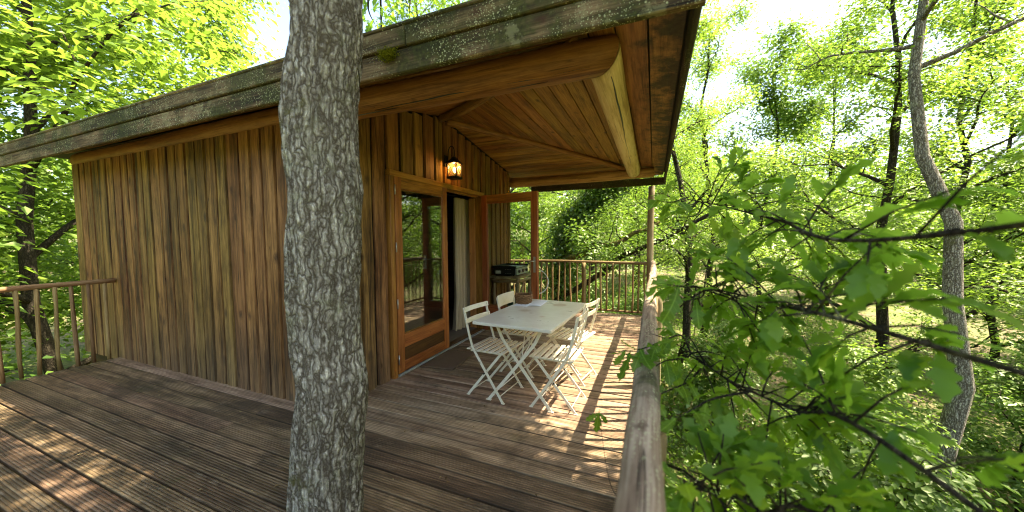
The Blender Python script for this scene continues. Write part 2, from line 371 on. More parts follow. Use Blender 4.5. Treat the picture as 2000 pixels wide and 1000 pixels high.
M['leaf_oak_mass'] = leaf_mat('oak_foliage', (.055,.14,.016), (.10,.205,.024), (.17,.275,.035), (.40,.64,.05), .55, .025)
M['leaf_oak'] = leaf_mat('oak_leaves', (.06,.15,.017), (.105,.215,.025), (.17,.28,.036), (.40,.66,.05), .55, .03, 'obj')
def bark_mat(name, dark, mid, light, lich=.4, sc=1.0):
    t = NT(name); ps = t.n('TexCoord').outputs['Object']
    wob = t.n('TexNoise'); t.l(ps, wob.inputs['Vector']); wob.inputs['Scale'].default_value = 14*sc; wob.inputs['Detail'].default_value = 5
    wv = t.vmath('MULTIPLY', wob.outputs['Color'], (2.6, 2.6, 2.6))
    v2 = t.vmath('ADD', t.vmath('MULTIPLY', ps, (38*sc, 38*sc, 5.5*sc)), wv)
    e1 = t.step(t.voro(v2, 1, 'DISTANCE_TO_EDGE').outputs['Distance'], .0, .30)
    e2 = t.step(t.voro(t.vmath('ADD', t.vmath('MULTIPLY', ps, (90*sc, 90*sc, 26*sc)), wv), 1, 'DISTANCE_TO_EDGE').outputs['Distance'], .0, .35)
    n = t.noise(ps, 45*sc, 7, .75); fur = t.noise(t.vmath('MULTIPLY', ps, (30*sc, 30*sc, 4*sc)), 1, 6, .7, .6)
    cr = t.math('MULTIPLY', t.math('MULTIPLY', e1, t.math('ADD', .45, t.math('MULTIPLY', e2, .55))), t.step(fur, .27, .46))
    col = t.mix(cr, dark, t.ramp(n, [(.36, mid), (.60, light)]))
    lm = t.step(t.noise(t.vmath('ADD', ps, (5, 2, 1)), 3.5*sc, 8, .75), .60-.25*lich, .68-.25*lich)
    col = t.mix(t.math('MULTIPLY', t.math('MULTIPLY', lm, t.math('ADD', .2, t.math('MULTIPLY', cr, .8))), .7), col, t.ramp(t.noise(ps, 60*sc, 4), [(.35, (.20,.20,.10)), (.65, (.46,.46,.30))]))
    bl = t.noise(t.vmath('MULTIPLY', ps, (6*sc, 6*sc, 2*sc)), 1, 5, .65)
    col = t.mix(t.math('MULTIPLY', t.step(bl, .5, .66), .3), col, t.mix(cr, dark, tuple(x*.55 for x in mid)))
    col = t.mix(t.math('MULTIPLY', t.step(t.noise(t.vmath('ADD', ps, (2, 6, 3)), 4*sc, 7, .7), .6, .68), .6), col, (.10,.095,.02))
    t.l(col, t.b.inputs['Base Color']); t.b.inputs['Roughness'].default_value = .95; t.b.inputs['Specular IOR Level'].default_value = .1
    t.bump(t.math('ADD', cr, t.math('MULTIPLY', n, .5)), .9, .014); return t.m
M['bark'] = bark_mat('lichen_bark', (.07,.054,.038), (.50,.44,.36), (.80,.75,.66), .25)
M['bark_dark'] = bark_mat('dark_bark', (.02,.016,.011), (.06,.047,.031), (.13,.105,.07), .12, .7)
def mossy():
    t = NT('mossy_bark'); tc = t.n('TexCoord').outputs['Object']; n = t.noise(tc, 9, 6, .7)
    t.l(t.ramp(n, [(.36, (.03,.022,.012)), (.5, (.12,.10,.018)), (.68, (.24,.20,.03))]), t.b.inputs['Base Color']); t.b.inputs['Roughness'].default_value = .95
    t.bump(n, .6, .02); return t.m
M['mossy'] = mossy()
def ground_mat():
    t = NT('forest_floor'); ps = t.pos(); n = t.noise(ps, .5, 7, .65); n2 = t.noise(ps, 6, 6, .7)
    col = t.mix(t.step(n, .42, .6), t.ramp(n2, [(.35, (.05,.075,.012)), (.65, (.13,.16,.028))]), t.ramp(n2, [(.35, (.09,.06,.03)), (.65, (.24,.18,.10))]))
    t.l(col, t.b.inputs['Base Color']); t.b.inputs['Roughness'].default_value = .95; t.bump(n2, .8, .05); return t.m
M['ground'] = ground_mat()
M['felt'] = plain('roof_felt', (.05,.055,.03), .9, 0, .4, 6, .5)

# ------------------------------------------------------------------ terrain
def ground_z(x, y):
    return -3.0 - .10*max(0, x-2) + .012*(y-6) + .35*mnoise.noise(Vector((x*.12, y*.12, 1.7))) + .08*mnoise.noise(Vector((x*.6, y*.6, 4))) + 3.5*max(0, (math.hypot(x-2, y-4)-22)/60)
def terrain():
    n = 110; xs = [-110+220*(i/n) for i in range(n+1)]
    f = lambda a: math.copysign(abs(a/110)**1.8*150, a)
    V = [(f(a)+2, f(b)+6, 0) for b in xs for a in xs]; V = [(x, y, ground_z(x, y)) for x, y, _ in V]
    Fc = [(j*(n+1)+i, j*(n+1)+i+1, (j+1)*(n+1)+i+1, (j+1)*(n+1)+i) for j in range(n) for i in range(n)]
    b = MB(); b.add(V, Fc); tag(b.build('ground', M['ground'], M=Matrix(), smooth=True), 'green and brown forest floor sloping below the deck', None, None, 'structure')
terrain()

# ------------------------------------------------------------------ deck
PITCH_Y = .146
deck_b = MB()
for x in (-.4, .35, 1.1, 1.85, 2.48): deck_b.box((x-.03, -1.0, -.22), (x+.03, 6.78, -.034))
for x in (-3.4, -2.6, -1.8, -1.1): deck_b.box((x-.03, -1.0, -.22), (x+.03, 2.0, -.034))
deck_b.box((-3.6, -1.06, -.22), (2.56, -1.003, -.034)); deck_b.box((-.8, 6.783, -.22), (2.56, 6.84, -.034))
deck = deck_b.build('deck', M['joist'], M=Matrix.Translation((1.2, 3, 0)))
tag(deck, 'raised wooden deck of grooved brown planks on joists', None, None, 'structure')
for i, (x, y) in enumerate(((2.48,-.9),(2.48,2.6),(2.48,6.7),(-.4,6.7),(-3.4,-.9),(.35,-.9))):
    log('support_post', (x, y, ground_z(x, y)-.2), (x, y, -.225), .09, .085, M['post'], deck, 50+i)
TRUNK = (1.10, 1.08)
rg = random.Random(3)
k = -18
while True:
    y0 = 1.62 + PITCH_Y*k; k += 1
    if y0 < -1.06: continue
    y1 = y0+PITCH_Y
    if y1 > 6.86: break
    yc = (y0+y1)/2; xl = .0
    if yc < 2.03: xl = -3.62
    elif yc > 6.02: xl = -.8
    else: xl = -.02
    xr = 2.57+rg.uniform(-.008, .008)
    spans = [(xl, xr)]
    if abs(yc-TRUNK[1]) < .30: spans = [(xl, TRUNK[0]-.26), (TRUNK[0]+.26, xr)] if abs(yc-TRUNK[1]) < .22 else [(xl, TRUNK[0]-.17), (TRUNK[0]+.17, xr)]
    elif xr-xl > 3: spans = [(xl, -.55+.7*(k % 2)), (-.546+.7*(k % 2), xr)]
    for a, b in spans:
        dz = rg.uniform(-.0015, .0015); tw = rg.uniform(-.0012, .0012)
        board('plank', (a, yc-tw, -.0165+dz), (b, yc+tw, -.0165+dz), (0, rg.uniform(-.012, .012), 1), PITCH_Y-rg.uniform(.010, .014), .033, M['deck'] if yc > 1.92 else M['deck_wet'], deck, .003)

# ------------------------------------------------------------------ cabin
cabin = empty('cabin', (-2.2, 4, 0), 'wooden cabin with board walls, glazed double doors and a log porch roof', 'cabin')
APEX = Vector((0, 3.76, 2.97)); EX, EN, EF, EZ = 2.66, 1.62, 6.65, 2.526
H_DOOR, DY0, DY1 = 2.144, 2.753, 4.808
# wall shell (thin recessed backing) with the door opening
def wall_top(y): return APEX.z-.2056*(APEX.y-y) if y < APEX.y else APEX.z-.1536*(y-APEX.y)
wb = MB()
wb.box((-.06, 2.06, -.2), (0, DY0+.02, 2.60)); wb.box((-.06, DY1-.02, -.2), (0, 5.94, 2.60))
wb.box((-.06, DY0+.0205, H_DOOR-.02), (0, DY1-.0205, 2.60))
wb.add([(-.06,2.06,2.6005),(-.06,5.94,2.6005),(-.06,APEX.y,2.95),(0,2.06,2.6005),(0,5.94,2.6005),(0,APEX.y,2.95)], [(0,2,1),(3,4,5),(0,1,4,3),(1,2,5,4),(2,0,3,5)])
wb.build('wall', M['backing'], cabin)
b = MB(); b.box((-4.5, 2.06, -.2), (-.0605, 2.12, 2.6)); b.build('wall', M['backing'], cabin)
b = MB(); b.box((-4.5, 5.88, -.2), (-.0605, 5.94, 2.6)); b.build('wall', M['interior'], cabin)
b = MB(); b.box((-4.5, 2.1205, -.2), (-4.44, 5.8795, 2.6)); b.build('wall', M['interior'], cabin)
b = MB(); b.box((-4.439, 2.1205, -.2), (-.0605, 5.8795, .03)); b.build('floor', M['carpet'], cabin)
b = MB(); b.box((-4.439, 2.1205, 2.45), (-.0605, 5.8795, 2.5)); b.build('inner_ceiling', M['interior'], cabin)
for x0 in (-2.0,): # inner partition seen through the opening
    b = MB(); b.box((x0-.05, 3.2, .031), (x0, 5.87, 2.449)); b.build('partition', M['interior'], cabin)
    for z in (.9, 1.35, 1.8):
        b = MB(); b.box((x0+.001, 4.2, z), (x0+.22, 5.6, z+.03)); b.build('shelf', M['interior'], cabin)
# vertical boards of the porch wall
rg = random.Random(11)
def wavy_board(name, y0, y1, z0, z1, x0, th, mat, par, seed, amp=.006, axis='Y', yfix=None):
    n = 14; V = []; L = z1-z0
    for i in range(n+1):
        t = i/n; z = z0+L*t
        a = y0+amp*mnoise.noise(Vector((z*2.2, seed*3.1, 0))); c = y1+amp*mnoise.noise(Vector((z*2.2, seed*3.1, 9)))
        V += [(z-z0-L/2, a, 0), (z-z0-L/2, a+.006, th), (z-z0-L/2, c-.006, th), (z-z0-L/2, c, 0)]
    Fc = [(i*4+k, i*4+(k+1) % 4, (i+1)*4+(k+1) % 4, (i+1)*4+k) for i in range(n) for k in range(4)]+[(3,2,1,0), (n*4,n*4+1,n*4+2,n*4+3)]
    yc = (y0+y1)/2; V = [(x, y-yc, z) for x, y, z in V]
    if axis == 'Y': Mx = Matrix(((0,0,1,x0),(0,1,0,yc),(1,0,0,z0+L/2),(0,0,0,1)))   # local X -> up, local Z -> +X
    else: Mx = Matrix(((0,1,0,yc),(0,0,-1,x0),(1,0,0,z0+L/2),(0,0,0,1)))
    if axis == 'Y':
        Fc = [q[::-1] for q in Fc]
    b = MB(); b.add(V, Fc); return b.build(name, mat, par, Mx, world=False)
edges = [2.07, 2.26, 2.405, 2.575, 2.752]
for i in range(len(edges)-1):
    wavy_board('board', edges[i]+.004, edges[i+1]-.026, -.03, wall_top((edges[i]+edges[i+1])/2)-.02, .001+.006*(i % 2), .027, M['wall_low'], cabin, i, .012)
y = 2.772
i = 20
while y < DY1+.0:
    w = rg.choice((.165, .185, .2, .215)); y2 = min(y+w, DY1+.002)
    if y2-y > .05: wavy_board('board', y, y2-rg.uniform(.034, .05), H_DOOR+.002, wall_top((y+y2)/2)-.02, .001+.006*(i % 2), .027, M['wall'], cabin, i, .004)
    y = y2; i += 1
y = DY1+.012
while y < 5.9:
    w = rg.choice((.15, .17, .19, .2)); y2 = min(y+w, 5.955)
    wavy_board('board', y, y2-rg.uniform(.03, .042), -.03, wall_top((y+y2)/2)-.02, .001+.006*(i % 2), .027, M['wall'], cabin, i, .005)
    y = y2; i += 1
x = -.03
while x > -4.5:
    w = rg.choice((.16, .18, .2)); wavy_board('board', x-w+.02, x, -.03, 2.44, 2.059-.004*(i % 2), .027, M['wall_low'], cabin, i, .008, 'X')
    x -= w; i += 1
b = MB(); b.box((.001-.06, 5.9405, -.03), (.028, 5.965, 2.58)); b.build('corner_board', M['wall'], cabin)
# door frame
fr = empty('door_frame', (0, (DY0+DY1)/2, 0), parent=cabin)
fb = lambda n, p0, p1, up, w, t, m=M['frame'], par=fr: board(n, p0, p1, up, w, t, m, par, .004)
FT = .065
fb('jamb', (.0, DY0+.031, -.005), (.0, DY0+.031, H_DOOR-.062), (1,0,0), .06, .12)
fb('jamb', (.0, DY1-.031, -.005), (.0, DY1-.031, H_DOOR-.062), (1,0,0), .06, .12)
fb('head', (.004, DY0-.004, H_DOOR-.03), (.004, DY1+.004, H_DOOR-.03), (1,0,0), .06, .13)
fb('inner_head', (-.02, DY0+.062, H_DOOR-.071), (-.02, DY1-.062, H_DOOR-.071), (1,0,0), .02, .05)
fb('sill', (-.012, DY0+.064, .012), (-.012, DY1-.064, .012), (0,0,1), .11, .03, M['panel'])
fb('threshold_strip', (.060, DY0+.066, .010), (.060, DY1-.004, .010), (0,0,1), .03, .022, M['alu'])
def door(name, mat, label=None):
    """leaf with local X along its width from the hinge, Z up, Y its thickness"""
    W, Hd, T = .957, 2.062, .046; d = empty(name, (0,0,0), parent=None)
    S = .098
    def part(n, p0, p1, up, w, t, m): return board(n, p0, p1, up, w, t, m, d, .004)
    part('stile', (S/2, 0, 0), (S/2, 0, Hd), (0,1,0), S, T, mat); part('stile', (W-S/2, 0, 0), (W-S/2, 0, Hd), (0,1,0), S, T, mat)
    for z0, z1 in ((1.945, Hd-.0005), (.255, .395), (.0005, .11)): part('rail', (S+.0005, 0, (z0+z1)/2), (W-S-.0005, 0, (z0+z1)/2), (0,1,0), z1-z0, T-.003, mat)
    part('lower_panel', (S+.001, 0, .1825), (W-S-.001, 0, .1825), (0,1,0), .146, .016, M['panel'])
    b = MB(); b.box((S+.022, -.0085, .13), (W-S-.022, .0085, .235)); b.build('raised_field', M['panel'], d)
    for sx in (-1, 1):
        x = S+.007 if sx < 0 else W-S-.007
        part('bead', (x, .0, .396), (x, .0, 1.944), (0,1,0), .012, .03, mat)
    part('bead', (S+.014, 0, .402), (W-S-.014, 0, .402), (0,1,0), .012, .03, mat); part('bead', (S+.014, 0, 1.938), (W-S-.014, 0, 1.938), (0,1,0), .012, .03, mat)
    b = MB(); b.box((S+.0135, -.011, .4085), (W-S-.0135, -.007, 1.9315)); b.box((S+.0135, .007, .4085), (W-S-.0135, .011, 1.9315)); b.build('pane', M['glass'], d)
    for sy in (-1, 1):
        b = MB(); b.box((W-.062, min(sy*.0235, sy*.030), .93), (W-.03, max(sy*.0235, sy*.030), 1.15)); b.build('handle_plate', M['steel'], d)
        b = MB(); b.tube([(W-.046, sy*.0305, 1.09), (W-.046, sy*.066, 1.09), (W-.06, sy*.072, 1.09), (W-.165, sy*.07, 1.085)], .009, 8); b.build('handle', M['steel'], d, smooth=True)
    for z in (.15, .74, 1.33, 1.92):
        b = MB(); b.tube([(-.006, .030, z-.05), (-.006, .030, z+.05)], .007, 8); b.build('hinge', M['steel'], d, smooth=True)
    return d
def set_door(d, origin, xdir):
    x = Vector(xdir).normalized(); z = Vector((0,0,1)); yv = z.cross(x)
    Mx = Matrix(((x.x,yv.x,0,origin[0]),(x.y,yv.y,0,origin[1]),(0,0,1,origin[2]),(0,0,0,1)))
    d.parent = cabin; d.matrix_parent_inverse = WM[cabin].inverted(); d.matrix_basis = Mx; WM[d] = Mx
d1 = door('door', M['frame']); set_door(d1, (.042, 2.822, .03), (0, 1, 0)); [bpy.data.objects.remove(ch) for ch in list(d1.children) if ch.name.startswith('handle')]; tag(d1, 'closed glazed leaf of honey brown wood beside the trunk')
# mirror the hinge side: closed leaf's hinges must face the porch (+X); local +Y points to -X, so flip them
for ch in d1.children:
    if ch.name.startswith('hinge'): ch.matrix_basis = Matrix.Translation((0, -.060, 0)) @ ch.matrix_basis
d2 = door('door', M['frame_red']); set_door(d2, (.075, 4.735, .03), (.94, -.15, 0)); tag(d2, 'open glazed leaf of reddish wood swung out over the deck')
# inner honey panel and the reveal by the curtain
board('reveal_panel', (-.115, 4.756, .035), (-.115, 4.756, 2.06), (0,-1,0), .105, .02, M['honey'], cabin)

# ---- roof: planks, logs, fascia
roof = empty('roof', (0, 4, 2.6), parent=cabin)
def slab(name, quad, th, mat, par, up=(0,0,1)):
    """plank with a quad outline lying on a slope; grain along its first edge"""
    q = [Vector(p) for p in quad]; nrm = (q[1]-q[0]).cross(q[3]-q[0]).normalized()
    if nrm.z < 0: nrm = -nrm
    Mx = frame(q[0], q[1], nrm); Mi = Mx.inverted()
    V = [Mi @ p for p in q]+[Mi @ (p+nrm*th) for p in q]
    b = MB(); b.add(V, [(0,1,2,3),(7,6,5,4),(0,4,5,1),(1,5,6,2),(2,6,7,3),(3,7,4,0)]); o = b.build(name, mat, par, Mx, world=False)
    bm = o.data; bm.validate(); return o
zn = lambda y: APEX.z-(APEX.z-EZ)*(APEX.y-y)/(APEX.y-EN)
zf = lambda y: APEX.z-(APEX.z-EZ)*(y-APEX.y)/(EF-APEX.y)
zr = lambda x: APEX.z-(APEX.z-EZ)*x/EX
G = .0058
y = EN+.012
while y < APEX.y-.02:
    y2 = min(y+.148, APEX.y); hx = lambda q: EX*(APEX.y-q)/(APEX.y-EN)
    a, c = y+G, y2-G; xl = -4.9 if y < 2.0 else .032
    slab('plank', [(xl,a,zn(a)), (hx(a),a,zn(a)), (max(hx(c), xl+.01),c,zn(c)), (xl,c,zn(c))], .02, M['ceil'], roof); y = y2
y = EF-.012
while y > APEX.y+.02:
    y2 = max(y-.148, APEX.y); hx = lambda q: EX*(q-APEX.y)/(EF-APEX.y)
    a, c = y-G, y2+G; xl = .032 if y < 6.0 else -.9
    slab('plank', [(xl,a,zf(a)), (hx(a),a,zf(a)), (max(hx(c), xl+.01),c,zf(c)), (xl,c,zf(c))], .02, M['ceil'], roof); y = y2
x = 2.47
xs = [2.652, 2.47, 2.30]
while xs[-1] > .06: xs.append(max(xs[-1]-.152, .03))
for i in range(len(xs)-1):
    a, c = xs[i]-G, xs[i+1]+G; ny = lambda q: APEX.y-(APEX.y-EN)*q/EX; fy = lambda q: APEX.y+(EF-APEX.y)*q/EX
    slab('plank', [(a,ny(a),zr(a)), (a,fy(a),zr(a)), (c,fy(c),zr(c)), (c,ny(c),zr(c))], .02, M['soffit'] if i < 2 else M['ceil'], roof)
# covering above the planks
b = MB(); o_ = .055
top = [(-5.0,EN-.05,EZ+o_), (EX+.03,EN-.05,EZ+o_), (EX+.03,EF+.05,EZ+o_), (-5.0,EF+.05,EZ+o_), (-2.4,APEX.y,APEX.z+o_+.02), (0,APEX.y,APEX.z+o_+.02)]
b.add(top+[(p[0], p[1], p[2]+.05) for p in top], [(0,4,5,1),(1,5,2),(2,5,4,3),(3,4,0),(6,7,11,10),(7,8,11),(8,9,10,11),(9,6,10),(0,1,7,6),(1,2,8,7),(2,3,9,8),(3,0,6,9)])
b.build('covering', M['felt'], roof)
# fascia boards
xj = P(797, 90, Y=EN-.03).x
def fas(n, p0, p1, up, w, t, m=M['fascia']): return board(n, p0, p1, up, w, t, m, roof, .006)
YF = EN-.02
fas('fascia_board', (-5.0, YF, 2.437), (EX+.03, YF, 2.432), (0,-1,0), .128, .04)
fas('fascia_board', (-5.0, YF-.012, 2.557), (xj-.004, YF-.012, 2.556), (0,-1,0), .108, .045)
fas('fascia_board', (xj+.004, YF-.010, 2.556), (EX+.035, YF-.010, 2.553), (0,-1,0), .108, .045)
fas('drip_edge', (-5.0, YF-.002, 2.622), (EX+.035, YF-.002, 2.618), (0,0,1), .075, .022)
fas('fascia_board', (EX+.012, EN+.003, 2.455), (EX+.012, EF-.003, 2.455), (1,0,0), .12, .03, M['fascia_dark'])
fas('fascia_board', (EX+.026, EN+.003, 2.565), (EX+.026, EF-.003, 2.565), (1,0,0), .09, .03, M['fascia_dark'])
fas('fascia_board', (.20, EF+.02, 2.425), (EX+.03, EF+.02, 2.425), (0,1,0), .13, .035, M['fascia_dark'])
# logs
b1 = log('beam', (-4.6, 2.13, 2.515), (2.216, 2.13, 2.512), .104, .106, M['log'], roof, 1, 28, 60, .005, .06, m1=-1)
b2 = log('beam', (2.222, 2.144, 2.508), (2.195, 5.86, 2.488), .103, .098, M['pale'], roof, 2, 28, 24, .004, .03, m0=1); b2['label'] = 'pale yellow peeled log along the outer eave'
b3 = log('beam', (.03, 5.985, 2.462), (2.5, 6.02, 2.468), .088, .078, M['farlog'], roof, 3, 24, 20, .006, .04)
log('beam', (2.30, 2.30, 2.37), (2.30, 2.31, 2.36), .001, .001, M['log'], roof, 3) if 0 else None
def hip_pt(t, far, dz): return Vector((EX*t, APEX.y+((EF-APEX.y) if far else (EN-APEX.y))*t, APEX.z-(APEX.z-EZ)*t-dz))
log('hip_rafter', hip_pt(.02, True, .03), hip_pt(.80, True, .045), .046, .038, M['log'], roof, 5, 14, 18, .012, .1)
log('hip_rafter', hip_pt(.02, False, .03), hip_pt(.78, False, .045), .05, .04, M['log'], roof, 6, 14, 18, .012, .1)
# cracks along the pale log: thin dark splits cut as inset slivers
def crack(par, pts, w, axis_o):
    V = []; 
    for i, p in enumerate(pts):
        t = i/(len(pts)-1); ww = w*math.sin(math.pi*min(1, max(.04, t)))**.5
        V += [p[0]+p[1]*ww, p[0]-p[1]*ww, p[0]+p[2]*.004]
    Fc = []
    for i in range(len(pts)-1):
        a, c = i*3, i*3+3
        Fc += [(a,c,c+2,a+2), (a+2,c+2,c+1,a+1), (a+1,c+1,c,a)]
    b = MB(); b.add(V, Fc); b.build('crack', M['black'], par)
def pale_surface(y, ang):
    t = (y-2.165)/(5.86-2.165); c = Vector((2.222-.027*t, y, 2.508-.02*t)); r = .1006-.003*t
    n = Vector((math.sin(ang), 0, -math.cos(ang))); return c+n*(r*1.004), n
for y0, y1, a0, w in ((2.2, 3.5, .42, .006), (3.42, 4.3, .30, .004), (4.2, 5.2, .22, .004)):
    pts = []
    for i in range(16):
        yy = y0+(y1-y0)*i/15; p, n = pale_surface(yy, a0+.10*mnoise.noise(Vector((yy*5, a0*9, 0)))-.05*i/15)
        pts.append((p, Vector((math.cos(a0), 0, math.sin(a0))), n))
    crack(roof, pts, w, None)
for x0, x1, a0, w in ((.55, 2.16, .62, .0055), (-.2, .75, .40, .0045), (1.2, 1.9, .25, .004)):
    pts = []
    for i in range(18):
        xx = x0+(x1-x0)*i/17; an = a0+.07*mnoise.noise(Vector((xx*4, a0*9, 3)))+.10*i/17; n_ = Vector((0, -math.sin(an), -math.cos(an)))
        pts.append((Vector((xx, 2.13, 2.512))+n_*.1112, Vector((0, math.cos(an), -math.sin(an))), n_))
    crack(roof, pts, w, None)
# porch post in the far corner, carrying the roof
log('post', (2.452, 6.745, -2.9), (2.462, 6.735, 2.357), .066, .055, M['post'], cabin, 8, 16, 26, .010, .05)

# ------------------------------------------------------------------ railings
railing_group = 'log railings round the deck'
bal_meshes = []
def baluster_mesh(seed, r=.017, H=.93):
    rg = random.Random(seed); ph = [rg.uniform(0, 6.3) for _ in range(4)]; am = rg.uniform(.003, .009); n, seg = 8, 5; V = []
    for i in range(seg+1):
        t = i/seg; ox = am*math.sin(4*t+ph[0]); oy = am*math.sin(5*t+ph[1]); rr = r*rg.uniform(.88, 1.14)
        for k in range(n): V.append(((t-.5)*H, oy+rr*math.cos(2*math.pi*k/n), ox+rr*math.sin(2*math.pi*k/n)))
    Fc = [(i*n+k, i*n+(k+1) % n, (i+1)*n+(k+1) % n, (i+1)*n+k) for i in range(seg) for k in range(n)]+[tuple(range(n))[::-1], tuple(seg*n+k for k in range(n))]
    b = MB(); b.add(V, Fc); return b.mesh('baluster', M['stick'], True)
bal_meshes = [baluster_mesh(i) for i in range(7)]
UPX = Matrix(((0,0,-1,0),(0,1,0,0),(1,0,0,0),(0,0,0,1)))
def balusters(par, pts, z0=.0, H=.93, seed=0):
    rg = random.Random(seed)
    for (x, y) in pts:
        o = bpy.data.objects.new('baluster', rg.choice(bal_meshes))
        Mx = Matrix.Translation((x, y, z0+H/2)) @ Matrix.Rotation(rg.uniform(-.02, .02), 4, 'X') @ Matrix.Rotation(rg.uniform(-.02, .02), 4, 'Y') @ Matrix.Rotation(rg.uniform(0, 6.28), 4, 'Z') @ UPX
        reg(o, Mx, par)
rf = empty('deck_railing', (1.0, 6.72, 0), 'stick railing with thin pole handrail across the far end of the deck', 'railing', railing_group)
log('handrail', (-.75, 6.72, .975), (2.40, 6.72, .962), .024, .027, M['stick'], rf, 21, 12, 26, .008, .10)
log('bottom_rail', (-.75, 6.735, .055), (2.40, 6.735, .05), .02, .02, M['stick'], rf, 22, 8, 14, .004, .1)
log('railing_post', (1.254, 6.705, -.03), (1.262, 6.705, .955), .04, .043, M['stick'], rf, 23, 14, 10, .006, .08)
xs = [.385, .505, .624, .751, .877, .991, 1.123, 1.363, 1.49, 1.577, 1.692, 1.805, 1.917, 2.036, 2.162, 2.261, 2.365]
x = .265
while x > -.72: xs.append(x); x -= .12
balusters(rf, [(x, 6.72) for x in xs], .03, .93, 1)
rr_ = empty('deck_railing', (2.5, 3, 0), 'thick grey log handrail with lichen running along the right edge of the deck', 'railing', railing_group)
log('handrail', (2.506, -.75, .965), (2.497, 6.62, .972), .042, .043, M['rail'], rr_, 31, 24, 90, .010, .16)
log('bottom_rail', (2.53, -.75, .06), (2.53, 6.62, .06), .022, .022, M['stick'], rr_, 32, 8, 20, .005, .1)
ys = []
y = -.6
rg = random.Random(5)
while y < 6.55: ys.append(y+rg.uniform(-.012, .012)); y += .128
balusters(rr_, [(2.525, y) for y in ys], .02, .92, 2)
for i, y in enumerate((-.4, 3.55)): log('railing_post', (2.565, y, -.3), (2.56, y, .93), .034, .032, M['post'], rr_, 33+i, 12, 10, .006, .08)
rw = empty('deck_railing', (-3.55, .5, 0), 'stick railing closing the walkway beside the cabin', 'railing', railing_group)
log('handrail', (-3.55, -1.0, .97), (-3.55, 2.02, .965), .03, .028, M['stick'], rw, 41, 12, 20, .008, .1)
balusters(rw, [(-3.55, -.95+.125*i) for i in range(24)], .02, .93, 3)

# ------------------------------------------------------------------ table and chairs
TROT = -.0664
tb = empty('table', (0,0,0), 'white metal folding table with rust stained top in the middle of the deck', 'table')
def slabtop():
    L, W, zt = 1.20, .715, .74; V = []; pr = []
    def rr(w, l, r, z):
        out = []
        for cx, cy, a0 in ((w/2-r, l/2-r, 0), (-w/2+r, l/2-r, 90), (-w/2+r, -l/2+r, 180), (w/2-r, -l/2+r, 270)):
            for k in range(5): a = R(a0+k*22.5); out.append((cx+r*math.cos(a), cy+r*math.sin(a), z))
        return out
    rings = [rr(W-.03, L-.03, .01, zt-.024), rr(W-.004, L-.004, .012, zt-.026), rr(W, L, .014, zt-.022), rr(W, L, .014, zt-.004), rr(W-.006, L-.006, .012, zt)]
    n = 20; V = sum(rings, []); Fc = [(i*n+k, i*n+(k+1) % n, (i+1)*n+(k+1) % n, (i+1)*n+k) for i in range(4) for k in range(n)]+[tuple(range(n))[::-1], tuple(4*n+k for k in range(n))]
    b = MB(); b.add(V, Fc); return b.build('tabletop', M['tabletop'], tb, Matrix.Translation((0,0,0)))
slabtop()
def flatbar(b, pts, w, t, side):
    """flat bar swept along pts; side = the axis of its wide face's normal"""
    pts = [Vector(p) for p in pts]; s = Vector(side).normalized(); n = len(pts); V = []
    for i, p in enumerate(pts):
        d = (pts[min(i+1, n-1)]-pts[max(i-1, 0)]).normalized(); e = s.cross(d).normalized()
        for a, c in ((-1,-1),(1,-1),(1,1),(-1,1)): V.append(p+e*(a*w/2)+s*(c*t/2))
    Fc = [(i*4+k, i*4+(k+1) % 4, (i+1)*4+(k+1) % 4, (i+1)*4+k) for i in range(n-1) for k in range(4)]+[(3,2,1,0), tuple((n-1)*4+k for k in range(4))]
    b.add(V, Fc)
def sm(pts, n=6):
    """smooth a polyline (Catmull-Rom)"""
    P_ = [Vector(p) for p in pts]; P_ = [P_[0]*2-P_[1]]+P_+[P_[-1]*2-P_[-2]]; out = []
    for i in range(1, len(P_)-2):
        for k in range(n):
            t = k/n; a, b_, c, d = P_[i-1:i+3]
            out.append(.5*((2*b_)+(c-a)*t+(2*a-5*b_+4*c-d)*t*t+(3*b_-a-3*c+d)*t**3))
    return out+[P_[-2]]
for yy, dy in ((-.43, .0), (.43, .0)):
    for s in (-1, 1):
        b = MB(); off = .012*s
        flatbar(b, sm([(s*-.225, yy+off, .713), (s*-.185, yy+off, .62), (s*-.11, yy+off, .50), (s*.29, yy+off, .004)], 5), .026, .008, (0,1,0)); b.build('leg', M['paint'], tb)
        b = MB(); b.box((s*.29-.025, yy+off-.012, 0), (s*.29+.025, yy+off+.012, .006)); b.build('foot', M['paint'], tb)
for s in (-1, 1):
    b = MB(); b.tube([(s*.20, -.43, .105), (s*.20, .43, .105)], .005, 6); b.build('stretcher', M['paint'], tb, smooth=True)
    b = MB(); b.tube([(s*.02, -.43, .33), (-s*.10, 0, .70)], .005, 6); b.build('brace', M['paint'], tb, smooth=True)
b = MB(); b.box((-.26, -.445, .702), (.26, -.415, .716)); b.build('bearer', M['paint'], tb)
b = MB(); b.box((-.26, .415, .702), (.26, .445, .716)); b.build('bearer', M['paint'], tb)
tb.matrix_basis = Matrix.Translation((1.479, 3.135, 0)) @ Matrix.Rotation(TROT, 4, 'Z')

